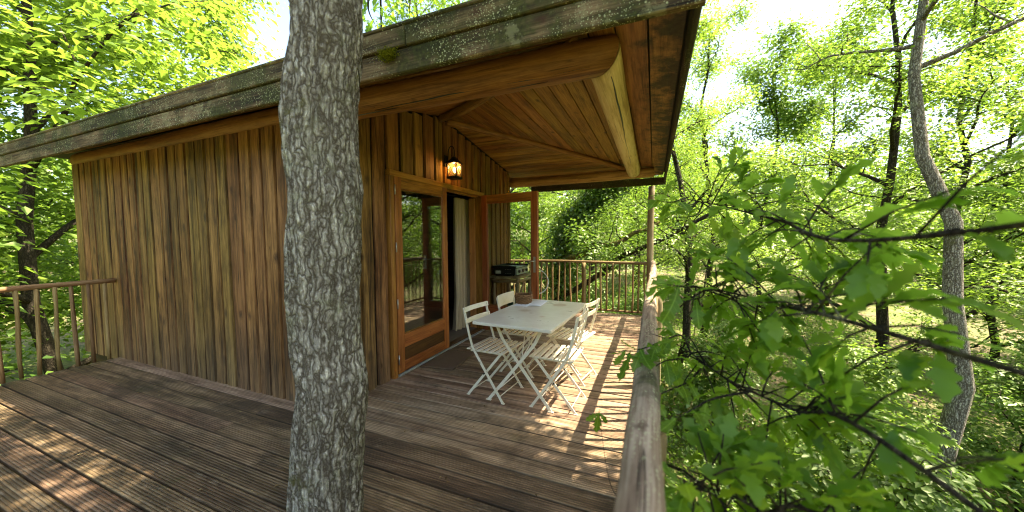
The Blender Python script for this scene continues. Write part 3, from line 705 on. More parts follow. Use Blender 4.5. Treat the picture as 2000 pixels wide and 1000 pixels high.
def chair(label, wide=False):
    c = empty('folding_chair', (0,0,0), label, 'chair', 'cream folding bistro chairs round the table')
    hw = .185
    for s in (-1, 1):
        y = s*hw
        b = MB(); flatbar(b, sm([(-.215, y, .812), (-.175, y, .64), (-.135, y, .50), (-.09, y, .41), (.19, y, .003)], 5), .022, .007, (0,1,0)); b.build('back_leg', M['paint'], c)
        b = MB(); yi = s*(hw-.018); flatbar(b, [(.165, yi, .432), (-.19, yi, .003)], .022, .007, (0,1,0)); b.build('front_leg', M['paint'], c)
        b = MB(); flatbar(b, [(.19, yi, .434), (.0, yi, .430), (-.155, yi, .425)], .018, .008, (0,1,0)); b.build('seat_rail', M['paint'], c)
        for x, q in ((.19, y), (-.19, yi)):
            b = MB(); b.box((x-.014, q-.009, 0), (x+.018, q+.009, .005)); b.build('foot', M['paint'], c)
        b = MB(); b.tube([(-.006, y+s*.006, .232), (-.006, yi-s*.006, .232)], .006, 8); b.build('pivot', M['iron'], c, smooth=True)
    for x, z, q in ((.155, .055, hw), (-.155, .045, hw-.018)):
        b = MB(); b.tube([(x, -q, z), (x, q, z)], .0045, 6); b.build('stretcher', M['paint'], c, smooth=True)
    for i in range(7):
        x = -.165+.0575*i+.005
        bb = MB(); V = []
        for k in range(7):
            yy = -.20+.40*k/6; zz = .4445-.004*math.cos(math.pi*(k/6-.5))*0
            V += [(x-.0175, yy, zz-.005), (x+.0175, yy, zz-.005), (x+.0165, yy, zz+.003), (x-.0165, yy, zz+.003)]
        Fc = [(j*4+k, j*4+(k+1) % 4, (j+1)*4+(k+1) % 4, (j+1)*4+k) for j in range(6) for k in range(4)]+[(3,2,1,0), (24,25,26,27)]
        bb.add(V, Fc); bb.build('seat_slat', M['paint'], c)
    specs = [(.765, .125)] if wide else [(.79, .042), (.69, .042)]
    for zc, hh in specs:
        V = []; xb = -.215+(.812-zc)*.235+.010
        for k in range(11):
            yy = -.205+.41*k/10; bow = -.022*(1-(2*k/10-1)**2)
            for dz, dx in ((-hh/2, 0), (hh/2, -.010)):
                V += [(xb+dx+bow, yy, zc+dz), (xb+dx+bow+.006, yy, zc+dz)]
        Fc = []
        for j in range(10):
            a = j*4; n_ = a+4
            Fc += [(a, n_, n_+2, a+2), (a+1, a+3, n_+3, n_+1), (a, a+1, n_+1, n_), (a+2, n_+2, n_+3, a+3)]
        Fc += [(0,2,3,1), (40,41,43,42)]
        b = MB(); b.add(V, Fc); o = b.build('back_slat', M['paint'], c, smooth=False)
    return c
cA = chair('cream folding chair nearest the closed glass door, its two slat back to the wall')
cA.matrix_basis = Matrix.Translation((1.142, 2.885, 0)) @ Matrix.Rotation(R(-6), 4, 'Z')
cB = chair('cream folding chair with one wide back panel, beside the basket', True)
cB.matrix_basis = Matrix.Translation((1.19, 3.50, 0)) @ Matrix.Rotation(R(-3), 4, 'Z')
cC = copy_tree(cA, Matrix.Translation((1.755, 2.905, 0)) @ Matrix.Rotation(R(180-2), 4, 'Z'), 'cream folding chair nearest the camera on the handrail side of the table')
cD = copy_tree(cA, Matrix.Translation((1.745, 3.50, 0)) @ Matrix.Rotation(R(180-11), 4, 'Z'), 'sunlit cream folding chair on the handrail side, at the far end of the table')

# ------------------------------------------------------------------ basket, papers, mat
bk = empty('basket', P(1023, 592, Z=.741), 'small round brown wicker basket on the white table', 'basket')
bc = WM[bk].translation.copy()
def ring(b, cz, r0, rt, amp, nw, ph, seg=72, n=5):
    V = []
    for i in range(seg):
        a = 2*math.pi*i/seg; r = r0+amp*math.sin(nw*a+ph); c = Vector((r*math.cos(a), r*math.sin(a), cz)); rad = Vector((math.cos(a), math.sin(a), 0))
        for k in range(n): q = 2*math.pi*k/n; V.append(bc+c+rad*(rt*math.cos(q))+Vector((0,0,rt*math.sin(q))))
    b.add(V, [(i*n+k, ((i+1) % seg)*n+k, ((i+1) % seg)*n+(k+1) % n, i*n+(k+1) % n) for i in range(seg) for k in range(n)])
b = MB()
for j in range(7): t = j/6; ring(b, .008+.078*t, .074+.014*math.sin(t*1.9), .0072, .0055, 11, math.pi*(j % 2))
b.build('weave', M['wicker'], bk, smooth=True)
b = MB(); ring(b, .095, .088, .0075, .002, 20, 0); b.build('rim', M['wicker'], bk, smooth=True)
b = MB(); b.tube([bc+Vector((0,0,.002)), bc+Vector((0,0,.006))], .073, 24); b.build('base', M['wicker'], bk)
for a0 in (R(25), R(205)):
    pts = [bc+Vector((.088*math.cos(a0+da), .088*math.sin(a0+da), .095+h)) for da, h in ((-.3, 0), (-.2, .022), (0, .032), (.2, .022), (.3, 0))]
    b = MB(); b.tube(sm(pts, 4), .005, 6); b.build('handle', M['wicker'], bk, smooth=True)
def paper(name, quad, label, bend=.0, th=.0015):
    q = [Vector(p) for p in quad]; n = 8; V = []
    for s in (0, 1):
        for i in range(n+1):
            for j in (0, 1):
                t = i/n; a = q[0].lerp(q[1], t); c = q[3].lerp(q[2], t); p = a.lerp(c, j); p = p+Vector((0,0,bend*math.sin(t*math.pi*.9)**2+s*th)); V.append(p)
    m = (n+1)*2; Fc = []
    for i in range(n):
        a = i*2; Fc += [(a, a+1, a+3, a+2), (m+a, m+a+2, m+a+3, m+a+1), (a, a+2, m+a+2, m+a), (a+1, m+a+1, m+a+3, a+3)]
    Fc += [(0, m, m+1, 1), (n*2, n*2+1, m+n*2+1, m+n*2)]
    b = MB(); b.add(V, Fc); return tag(b.build(name, M['paper'], smooth=False), label, 'paper', 'white papers on the table')
paper('paper_sheet', [P(1002, 597, Z=.7405), P(1029, 599, Z=.7405), P(1046, 590, Z=.7405), P(1020, 589, Z=.7405)], 'white paper sheet lying flat under the wicker basket', 0, .0012)
paper('paper_booklet', [P(1028, 597, Z=.7430), P(1055, 598.5, Z=.7430), P(1070, 588.5, Z=.7430), P(1044, 588, Z=.7430)], 'folded white paper booklet lying beside the wicker basket', .006, .006)
def mat_():
    b = MB(); n, m = 22, 16; V = []
    q = [Vector((.095, 3.13, 0)), Vector((.50, 3.17, 0)), Vector((.47, 3.76, 0)), Vector((.09, 3.74, 0))]
    for s in (0, 1):
        for i in range(n+1):
            for j in range(m+1):
                p = q[0].lerp(q[3], i/n).lerp(q[1].lerp(q[2], i/n), j/m)
                V.append((p.x, p.y, .0035 if not s else .014+.003*mnoise.noise(p*40)))
    w = m+1; k = (n+1)*w; Fc = []
    for i in range(n):
        for j in range(m):
            a = i*w+j; Fc += [(a, a+w, a+w+1, a+1), (k+a, k+a+1, k+a+w+1, k+a+w)]
    for i in range(n): Fc += [(i*w, k+i*w, k+(i+1)*w, (i+1)*w), (i*w+m, (i+1)*w+m, k+(i+1)*w+m, k+i*w+m)]
    for j in range(m): Fc += [(j, j+1, k+j+1, k+j), (n*w+j, k+n*w+j, k+n*w+j+1, n*w+j+1)]
    b.add(V, Fc); tag(b.build('doormat', M['mat'], smooth=True), 'worn dark brown doormat lying in front of the closed glass door', 'doormat')
mat_()

# ------------------------------------------------------------------ curtain
def curtain():
    nx, nz = 70, 24; V = []
    for s in (0, 1):
        for i in range(nx+1):
            t = i/nx
            for j in range(nz+1):
                h = j/nz; z = 2.06-2.02*h; wdt = .36+.16*max(0, h-.75)*2
                y = 4.88-wdt*(1-t)*(1+.03*math.sin(3*h+t*4)); a = (.058+.012*h)*(.75+.5*mnoise.noise(Vector((t*3, 0, 5))))
                x = -.29+a*math.sin(t*27+.5*h+1.1*mnoise.noise(Vector((t*3, h*1.2, 0))))+.03*h*mnoise.noise(Vector((t*2.5, h*2.5, 3)))
                V.append((x+(.003 if s else 0), y, z))
    w = nz+1; k = (nx+1)*w; Fc = []
    for i in range(nx):
        for j in range(nz):
            a = i*w+j; Fc += [(a, a+1, a+w+1, a+w), (k+a, k+a+w, k+a+w+1, k+a+1)]
    for j in range(nz): Fc += [(j, k+j, k+j+1, j+1), (nx*w+j, nx*w+j+1, k+nx*w+j+1, k+nx*w+j)]
    c = empty('curtain', (-.29, 4.6, .04), 'long beige linen curtain gathered in the open doorway', 'curtain')
    b = MB(); b.add(V, Fc); b.build('cloth', M['curtain'], c, smooth=True)
    b = MB(); b.tube([(-.29, 2.95, 2.085), (-.29, 4.86, 2.085)], .011, 8); b.build('rod', M['iron'], c, smooth=True)
curtain()

# ------------------------------------------------------------------ lantern
LX, LY = .17, 3.80
lt = empty('wall_lantern', (LX, LY, 2.2), 'lit black iron lantern hanging from a curved bracket above the doors', 'lantern')
hb = .062; z0, z1 = 2.225, 2.385
b = MB(); b.box((.036, LY+.0-.03, 2.36), (.05, LY+.03, 2.50)); b.build('wall_plate', M['iron'], lt)
b = MB(); b.tube(sm([(.05, LY, 2.39), (.075, LY, 2.47), (.085, LY, 2.56), (.115, LY, 2.605), (.15, LY, 2.60), (LX, LY, 2.555), (LX, LY, 2.48)], 6), .0065, 8); b.build('bracket', M['iron'], lt, smooth=True)
b = MB(); b.tube([(.05, LY-.0, 2.41), (.066, LY, 2.34), (.068, LY, 2.30)], .006, 8); b.build('hook', M['iron'], lt, smooth=True)
b = MB(); e = .085
b.add([(LX-e,LY-e,z1), (LX+e,LY-e,z1), (LX+e,LY+e,z1), (LX-e,LY+e,z1), (LX-.012,LY-.012,2.475), (LX+.012,LY-.012,2.475), (LX+.012,LY+.012,2.475), (LX-.012,LY+.012,2.475)], [(0,3,2,1),(4,5,6,7),(0,1,5,4),(1,2,6,5),(2,3,7,6),(3,0,4,7)])
b.build('cap', M['iron'], lt)
b = MB(); b.box((LX-.072, LY-.072, z0-.03), (LX+.072, LY+.072, z0)); b.build('base', M['iron'], lt)
for sx in (-1, 1):
    for sy in (-1, 1):
        b = MB(); b.box((LX+sx*hb-.005, LY+sy*hb-.005, z0), (LX+sx*hb+.005, LY+sy*hb+.005, z1)); b.build('corner_bar', M['iron'], lt)
for ax in (0, 1):
    for s in (-1, 1):
        def q(t, z): return (LX+s*hb, LY+t*.056, z) if ax == 0 else (LX+t*.056, LY+s*hb, z)
        b = MB(); b.tube([q(-1, z0+.002), q(1, z1-.002)], .0028, 5); b.build('cross_wire', M['iron'], lt)
        b = MB(); b.tube([q(1, z0+.002), q(-1, z1-.002)], .0028, 5); b.build('cross_wire', M['iron'], lt)
        b = MB(); o_ = hb-.007
        if ax == 0: b.box((LX+s*o_-.001, LY-.056, z0+.001), (LX+s*o_+.001, LY+.056, z1-.001))
        else: b.box((LX-.053, LY+s*o_-.001, z0+.001), (LX+.053, LY+s*o_+.001, z1-.001))
        b.build('pane', M['lampglass'], lt)
b = MB(); V = []
for i in range(9):
    t = i/8; rr = .022*math.sin(math.pi*min(.97, max(.06, t*.92+.06)))**.7
    for k in range(10): V.append((LX+rr*math.cos(k*.6283), LY+rr*math.sin(k*.6283), z0+.045+.075*t))
b.add(V, [(i*10+k, i*10+(k+1) % 10, (i+1)*10+(k+1) % 10, (i+1)*10+k) for i in range(8) for k in range(10)]+[tuple(range(10))[::-1], tuple(80+k for k in range(10))])
b.build('bulb', M['bulb'], lt, smooth=True)
b = MB(); b.tube([(LX, LY, z0+.001), (LX, LY, z0+.044)], .011, 10); b.build('socket', M['iron'], lt)
ld = bpy.data.lights.new('lantern_light', 'POINT'); ld.energy = 1.3; ld.color = (1, .56, .22); ld.shadow_soft_size = .03
lo = bpy.data.objects.new('lantern_light', ld); reg(lo, Matrix.Translation((LX, LY, z0+.128)), lt)

# ------------------------------------------------------------------ grill on its stand
st = empty('grill_stand', (.29, 5.4, 0), 'rustic log stand under the black grill behind the open door', 'stand')
for i, x in enumerate((.085, .215, .345, .475)): board('top_plank', (x, 5.03, .807), (x, 5.78, .807), (0,0,1), .125, .035, M['stand'], st, .006)
for i, (x, y) in enumerate(((.09, 5.10), (.50, 5.10), (.09, 5.70), (.50, 5.70))): log('leg', (x, y, .001), (x, y, .788), .036, .032, M['stand'], st, 60+i, 10, 6, .005, .1)
log('rail', (.06, 5.075, .745), (.54, 5.075, .75), .03, .028, M['stand'], st, 70, 10, 8, .004, .1)
log('rail', (.515, 5.06, .74), (.515, 5.74, .745), .026, .026, M['stand'], st, 71, 10, 8, .004, .1)
log('brace', (.50, 5.14, .40), (.50, 5.40, .73), .018, .018, M['stand'], st, 72, 8, 6, .004, .1)
gr = empty('plancha_grill', (.27, 5.4, .826), 'black gas griddle with grey knob panel on the rustic stand', 'grill')
gx0, gx1, gy0, gy1, gz = .08, .455, 5.12, 5.66, .826
b = MB(); b.box((gx0, gy0, gz+.02), (gx1, gy1, gz+.125)); b.build('body', M['black'], gr)
for x in (gx0+.03, gx1-.04):
    for y in (gy0+.03, gy1-.04):
        b = MB(); b.tube([(x, y, gz+.0005), (x, y, gz+.0195)], .014, 8); b.build('foot', M['black'], gr)
b = MB(); b.add([(gx1+.0005,gy0+.004,gz+.022),(gx1+.035,gy0+.004,gz+.022),(gx1+.018,gy0+.004,gz+.122),(gx1+.0005,gy0+.004,gz+.122),
                 (gx1+.0005,gy1-.004,gz+.022),(gx1+.035,gy1-.004,gz+.022),(gx1+.018,gy1-.004,gz+.122),(gx1+.0005,gy1-.004,gz+.122)], [(0,1,2,3),(7,6,5,4),(0,4,5,1),(1,5,6,2),(2,6,7,3),(3,7,4,0)])
b.build('knob_panel', M['grey'], gr)
for y in (5.22, 5.39, 5.56):
    b = MB(); b.tube([(gx1+.026, y, gz+.072), (gx1+.05, y, gz+.076)], .026, 14); b.build('knob', M['black'], gr)
    b = MB(); b.box((gx1+.0505, y-.004, gz+.052), (gx1+.058, y+.004, gz+.1)); b.build('knob_grip', M['steel'], gr)
b = MB(); b.box((gx0-.02, gy0-.02, gz+.126), (gx1+.03, gy1+.02, gz+.138)); b.build('plate', M['black'], gr)
for (a, c) in (((gx0-.02, gy0-.02), (gx1+.03, gy0-.012)), ((gx0-.02, gy1+.012), (gx1+.03, gy1+.02)), ((gx0-.02, gy0-.0115), (gx0-.012, gy1+.0115))):
    b = MB(); b.box((a[0], a[1], gz+.1385), (c[0], c[1], gz+.166)); b.build('splash_guard', M['black'], gr)
b = MB(); b.box((gx0+.03, gy0-.002, gz+.035), (gx0+.12, gy0-.0003, gz+.085)); b.build('sticker', M['sticker'], gr)
for i in range(4):
    for z in (.04, .105): 
        b = MB(); b.box((gx0+.20+.03*i, gy0-.0015, gz+z), (gx0+.216+.03*i, gy0-.0003, gz+z+.006)); b.build('vent_slot', M['steel'], gr)
gb = empty('gas_bottle', (.33, 5.36, 0), 'dark green gas bottle standing under the grill stand', 'gas bottle')
b = MB(); c0 = Vector((.33, 5.36, 0)); pr = [(0, .095), (.02, .11), (.30, .11), (.36, .095), (.39, .05), (.40, .03), (.42, .03)]
b.tube([c0+Vector((0,0,z+.001)) for z, r in pr], [r for z, r in pr], 18); b.build('body', M['bottle'], gb, smooth=True)
b = MB(); b.tube([c0+Vector((0,0,.4215)), c0+Vector((0,0,.47))], .018, 10); b.tube([c0+Vector((-.03,0,.455)), c0+Vector((.05,0,.455))], .01, 8); b.build('valve', M['iron'], gb)
b = MB(); b.tube([c0+Vector((.08*math.cos(a), .08*math.sin(a), .46)) for a in np.linspace(.5, 5.8, 14)], .007, 6); b.build('collar', M['bottle'], gb, smooth=True)
b = MB(); b.tube(sm([(.505, 5.80, .87), (.66, 5.84, .86), (.80, 5.78, .74), (.82, 5.70, .60), (.74, 5.62, .50), (.56, 5.50, .46), (.40, 5.37, .456)], 6), .009, 8)
tag(b.build('gas_hose', M['hose'], smooth=True), 'white rubber hose looping down behind the open door', 'hose')

# ------------------------------------------------------------------ leaves and trees
def leaf_cloud(name, C, size, mat, parent, seed, up=.6, aspect=.55, jit=.35, origin=None, dirbias=None):
    r = np.random.default_rng(seed); C = np.asarray(C, float); n = len(C)
    nz = r.normal(size=(n, 3)); nz /= np.linalg.norm(nz, axis=1)[:, None]; nz = nz*(1-up)+np.array([0, 0, up]); nz /= np.linalg.norm(nz, axis=1)[:, None]
    a = r.normal(size=(n, 3)); a -= nz*(a*nz).sum(1)[:, None]; a /= np.linalg.norm(a, axis=1)[:, None]; bb = np.cross(nz, a)
    L = size*(1+jit*(r.random(n)*2-1))[:, None]; W = L*aspect
    V = np.stack([C-a*L*.5, C+bb*W*.5+nz*L*.10-a*L*.06, C+a*L*.5-nz*L*.05, C-bb*W*.5+nz*L*.10-a*L*.06], 1).reshape(-1, 3)
    o0 = Vector(origin) if origin is not None else Vector(C.mean(0)); V -= np.array(o0)
    me = bpy.data.meshes.new(name); me.vertices.add(4*n); me.vertices.foreach_set('co', V.astype(np.float32).ravel())
    tri = (np.arange(n)[:, None]*4+np.array([0, 1, 2, 0, 2, 3])).astype(np.int32).ravel()
    me.loops.add(6*n); me.loops.foreach_set('vertex_index', tri); me.polygons.add(2*n)
    me.polygons.foreach_set('loop_start', np.arange(0, 6*n, 3, dtype=np.int32)); me.polygons.foreach_set('loop_total', np.full(2*n, 3, np.int32))
    me.update(calc_edges=True); at = me.attributes.new('rnd', 'FLOAT', 'FACE')
    at.data.foreach_set('value', np.repeat(np.clip(r.normal(.5, .22, n), 0, 1), 2).astype(np.float32)); me.materials.append(mat)
    o = bpy.data.objects.new(name, me); return reg(o, Matrix.Translation(o0), parent)
def bez(p0, p1, sag, rg, n=6, wob=.05):
    p0, p1 = Vector(p0), Vector(p1); L = (p1-p0).length; out = []
    k = Vector((rg.uniform(-1, 1), rg.uniform(-1, 1), rg.uniform(-.5, .5)))*wob*L
    for i in range(n+1):
        t = i/n; out.append(p0.lerp(p1, t)+Vector((0,0,sag*L*math.sin(math.pi*t)))+k*math.sin(2*math.pi*t)*.7+Vector((rg.uniform(-1,1), rg.uniform(-1,1), rg.uniform(-1,1)))*wob*L*.25*(0 < i < n))
    return out
def skeleton(seed, base, H, spread, first=.35, limbs=9, r0=.14, lean=(0,0), subs=5, twigs=3):
    rg = random.Random(seed); base = Vector(base); tubes = []; tips = []
    top = base+Vector((lean[0], lean[1], H)); tr = bez(base, top, 0, rg, 9, .04)
    tubes.append((tr, [r0*(1-.8*i/9)*(1.25 if i == 0 else 1) for i in range(10)], 9))
    for i in range(limbs):
        t = first+(1-first)*(i+.5)/limbs; f = t*9; p = tr[int(f)].lerp(tr[min(9, int(f)+1)], f-int(f))
        az = i*2.4+rg.uniform(-.4, .4); el = rg.uniform(.15, .55)+.5*(t-first); L = spread*(1.0-.45*(t-first)/(1-first))*rg.uniform(.75, 1.15)
        e = p+Vector((math.cos(az)*math.cos(el), math.sin(az)*math.cos(el), math.sin(el)))*L
        lb = bez(p, e, .08, rg, 6, .07); r1 = r0*(1-.75*t)*.6; tubes.append((lb, [max(.008, r1*(1-.85*k/6)) for k in range(7)], 6))
        for s in range(subs):
            q = (s+1.2)/(subs+.6); f = q*6; pp = lb[int(f)].lerp(lb[min(6, int(f)+1)], f-int(f))
            d = Vector((rg.uniform(-1, 1), rg.uniform(-1, 1), rg.uniform(-.35, .8))).normalized(); L2 = L*rg.uniform(.25, .48)
            e2 = pp+(d+(e-p).normalized()*.6).normalized()*L2; sb = bez(pp, e2, .03, rg, 4, .08); tubes.append((sb, [max(.005, r1*.35*(1-.8*k/4)) for k in range(5)], 5))
            tips += [sb[2], sb[3], sb[4]]
            for w in range(twigs):
                d3 = Vector((rg.uniform(-1, 1), rg.uniform(-1, 1), rg.uniform(-.6, .7))).normalized(); pt = sb[rg.randint(1, 4)]; e3 = pt+d3*L2*rg.uniform(.3, .65)
                tubes.append(([pt, (pt+e3)/2+Vector((0,0,.03)), e3], [.006, .005, .003], 4)); tips += [e3, (pt+e3)/2]
    return tubes, tips
def wood_mesh(name, tubes, mat, parent):
    b = MB()
    for pts, rad, n in tubes: b.tube(pts, rad, n)
    return b.build(name, mat, parent, smooth=True)
def cloud(tips, per, sig, seed):
    r = np.random.default_rng(seed); T = np.array([list(t) for t in tips]); C = np.repeat(T, per, 0)
    return C+r.normal(size=C.shape)*np.array([sig, sig, sig*.7])
def tree(name, label, cat, base, seed, H, spread, leafsz, per, sig, group=None, leaf='leaf', bark='bark_dark', **kw):
    t = empty(name, base, label, cat, group); tubes, tips = skeleton(seed, base, H, spread, **kw)
    wood_mesh('trunk', tubes, M[bark], t); leaf_cloud('crown', cloud(tips, per, sig, seed), leafsz, M[leaf], t, seed); return t

# --- the ivy-clad oak beyond the far railing
YI = 9.6
iv = empty('ivy_clad_tree', P(1092, 700, Y=YI), 'dark leaning ivy-clad tree with a mossy branch, beyond the far railing', 'tree')
base = Vector((P(1092, 600, Y=YI).x, YI, ground_z(.1, YI)-.1))
tr_pts = sm([base, P(1092, 600, Y=YI), P(1094, 520, Y=YI), P(1106, 455, Y=YI), P(1135, 410, Y=YI), P(1178, 374, Y=YI), P(1222, 330, Y=YI), P(1265, 270, Y=YI)], 5)
wood_mesh('trunk', [(tr_pts, [.21-.14*i/(len(tr_pts)-1) for i in range(len(tr_pts))], 10)], M['bark_dark'], iv)
mb_pts = sm([P(1098, 505, Y=YI), P(1128, 500, Y=YI-.5), P(1150, 492, Y=YI-.9), P(1170, 480, Y=YI-1.0), P(1192, 478, Y=YI-1.1), P(1216, 470, Y=YI-1.1), P(1238, 455, Y=YI-1.1), P(1268, 446, Y=YI-1.1), P(1300, 425, Y=YI-1.0)], 4)
wood_mesh('branch', [(mb_pts, [0.085-.05*i/(len(mb_pts)-1) for i in range(len(mb_pts))], 8)], M['mossy'], iv)
mb2 = sm([P(1146, 494, Y=YI-.9), P(1150, 482, Y=YI-.95), P(1160, 474, Y=YI-1.0), P(1171, 471, Y=YI-1.0)], 4)
wood_mesh('branch', [(mb2, [.05-.015*i/(len(mb2)-1) for i in range(len(mb2))], 8)], M['mossy'], iv)
lb_pts = sm([P(1096, 580, Y=YI), P(1140, 556, Y=YI-.3), P(1180, 528, Y=YI-.5), P(1212, 502, Y=YI-.6), P(1255, 484, Y=YI-.7), P(1296, 466, Y=YI-.8), P(1345, 440, Y=YI-.9), P(1420, 400, Y=YI-1)], 4)
wood_mesh('branch', [(lb_pts, [.085-.05*i/(len(lb_pts)-1) for i in range(len(lb_pts))], 8)], M['bark_dark'], iv)
tw = []; rgt = random.Random(8); itips = []
for src, n_ in ((mb_pts, 9), (lb_pts, 11), (tr_pts[16:], 12)):
    for _ in range(n_):
        p = src[rgt.randrange(4, len(src))]; e = p+Vector((rgt.uniform(-.9, .9), rgt.uniform(-.8, .8), rgt.uniform(-.5, 1.1)))*.9
        pts = bez(p, e, .05, rgt, 5, .12); tw.append((pts, [.016-.011*k/5 for k in range(6)], 5)); itips += pts[2:]
        for _ in range(2):
            q = pts[rgt.randint(2, 5)]; e2 = q+Vector((rgt.uniform(-.5, .5), rgt.uniform(-.5, .5), rgt.uniform(-.3, .5))); tw.append((bez(q, e2, .03, rgt, 3, .1), [.007, .006, .005, .003], 4)); itips += [e2]
wood_mesh('twigs', tw, M['bark_dark'], iv)
leaf_cloud('crown', cloud(itips, 34, .17, 5), .085, M['leaf'], iv, 5)
r = np.random.default_rng(4); ic = []
for i, p in enumerate(tr_pts[:33]):
    t = i/32; sg = .34*(1-.45*t); n_ = 560 if i > 4 else 300
    q = r.normal(size=(n_, 3)); q /= np.linalg.norm(q, axis=1)[:, None]; q *= (.16+np.abs(r.normal(size=(n_, 1)))*sg)
    ic.append(np.array(p)+q*np.array([1.15, 1, .8]))
ic = np.concatenate(ic)
leaf_cloud('ivy', ic, .075, M['leaf_dark'], iv, 6, up=.25, aspect=.8)

# --- neighbours: each tree its own skeleton
FG = 'trees of the wood round the cabin'
spec = [
 # x, y, seed, H, spread, leaf, per, sig, mat, label
 (-1.9, 9.8, 21, 13.5, 2.9, .085, 34, .24, 'leaf', 'dense mid green tree filling the view beside the end of the wall'),
 (3.3, 12.5, 22, 10.0, 3.0, .085, 22, .24, 'leaf_lime', 'airy bright green tree with bare limbs behind the corner post'),
 (-.4, 15.5, 23, 12, 3.6, .10, 30, .30, 'leaf_lime', 'tall light green tree standing behind the ivy-clad tree'),
 (7.6, 11.0, 24, 10.0, 3.0, .09, 30, .25, 'leaf_lime', 'bushy green tree outside the handrail to the right of the post'),
 (10.5, 6.8, 25, 11.5, 3.2, .09, 34, .25, 'leaf', 'spreading green tree at the far right of the view'),
 (4.6, 17.5, 26, 12, 3.6, .11, 30, .32, 'leaf_lime', 'yellow green tree in the middle distance right of the post'),
 (11.5, 15.5, 27, 12, 3.6, .11, 32, .32, 'leaf', 'tall tree in the middle distance at the right'),
 (-6.5, 11.5, 28, 14, 3.8, .11, 32, .32, 'leaf', 'tall tree rising behind the cabin roof'),
 (1.6, 20.5, 29, 11, 3.4, .12, 30, .34, 'leaf_lime', 'pale green tree seen far behind the railing post'),
]
for x, y, s, H, spd, ls, per, sg, mt, lb in spec:
    tree('deciduous_tree', lb, 'tree', (x, y, ground_z(x, y)-.1), s, H+1.5, spd, ls, per, sg, FG, mt, limbs=14, first=.14)
proto = []
for i, s in enumerate((41, 42, 43)):
    x, y = ((-5.5, 24), (1.5, 27), (8.5, 24))[i]
    proto.append(tree('deciduous_tree', ('far tree left of the ivy-clad tree', 'far tree showing between the ivy-clad tree and the post', 'far tree beyond the right handrail')[i], 'tree', (x, y, ground_z(x, y)-.1), s, 14, 4.8, .19, 32, .45, FG, ('leaf', 'leaf_lime', 'leaf')[i], limbs=16, first=.08))
fars = [(-14, 21, 'far tree behind the left part of the cabin roof'), (15.5, 20.5, 'far tree right of the bushy one outside the handrail'), (5.5, 33, 'very far tree right of the corner post'), (13.5, 30, 'very far tree in the right background'),
        (17, 12.5, 'tree at the right edge behind the spreading one'), (16.5, 6.5, 'tree in the lower right background'), (22, 22, 'very far tree at the right edge of the view'),
        (-10.5, 3.2, 'tree left of the cabin behind the walkway railing'), (-12, -.8, 'tree at the left edge beyond the walkway'), (-17, 3.5, 'far tree left of the cabin'), (-16, 9, 'far tree behind the left cabin corner'), (-3, 34, 'very far tree left of the ivy-clad tree'), (22, 11.5, 'far tree at the right edge low in view')]
rgf = random.Random(9)
for i, (x, y, lb) in enumerate(fars):
    pr = proto[i % 3]; sc = rgf.uniform(.9, 1.2)
    copy_tree(pr, Matrix.Translation((x, y, ground_z(x, y)-.1)) @ Matrix.Rotation(rgf.uniform(0, 6.28), 4, 'Z') @ Matrix.Scale(sc, 4), lb)
# the far wood on all sides reads as one mass
def far_wood():
    r = np.random.default_rng(77); C = []
    for k in range(2100):
        a = r.uniform(0, 2*math.pi); d = r.uniform(36, 62); x, y = 2+d*math.cos(a), 6+d*math.sin(a)
        z = ground_z(x, y)+r.uniform(0, 1)**.8*(11+4*mnoise.noise(Vector((a*4, d*.1, 0)))); q = r.normal(size=(85, 3))*np.array([1.5, 1.5, 1.0]); C.append(q+np.array([x, y, z]))
    o = leaf_cloud('far_wood', np.concatenate(C), .55, M['leaf_lime'], None, 78, up=.4, aspect=.7); tag(o, 'far-off wood closing the view on all sides', 'wood', None, 'stuff')
far_wood()
# --- undergrowth (nobody could count it)
def undergrowth():
    r = np.random.default_rng(12); pts = []
    for _ in range(900):
        a = r.uniform(-.45, 1.6) if r.random() < .8 else r.uniform(-1.75, -1.3); d = 3.2+24*r.random()**1.25
        x, y = 2+d*math.sin(a-.15), 1.5+d*math.cos(a-.15)
        if -5 < x < 3.0 and y < 8.2: continue
        h = r.uniform(.2, 1.0); z = ground_z(x, y); n_ = int(90+70*r.random())
        q = r.normal(size=(n_, 3))*np.array([.42, .42, .3])*(.6+h); q[:, 2] = np.abs(q[:, 2])*1.3; pts.append(q+np.array([x, y, z]))
    C = np.concatenate(pts); o = leaf_cloud('undergrowth', C, .12, M['leaf'], None, 13, up=.5); tag(o, 'low leafy undergrowth covering the forest floor', 'undergrowth', None, 'stuff')
undergrowth()

for i, (x, y, h, sp_, lb) in enumerate(((4.6, 4.4, 2.3, 1.1, 'leafy shrub just below the handrail, nearest of its row'), (5.6, 7.4, 2.6, 1.2, 'leafy shrub on the slope below the corner post'), (3.9, 9.3, 2.2, 1.1, 'leafy shrub right behind the corner post'),
    (7.8, 4.6, 2.4, 1.2, 'leafy shrub at the lower right of the slope'), (2.0, 10.6, 2.4, 1.2, 'leafy shrub seen through the right half of the far railing'), (.2, 12.0, 2.4, 1.3, 'leafy shrub seen through the left half of the far railing'), (8.4, 8.6, 2.8, 1.3, 'leafy shrub in front of the bushy tree'))):
    tree('shrub', lb, 'shrub', (x, y, ground_z(x, y)-.05), 90+i, h, sp_, .075, 16, .15, 'shrubs on the slope', ('leaf', 'leaf_lime')[i % 2], first=.06, limbs=12, r0=.035)
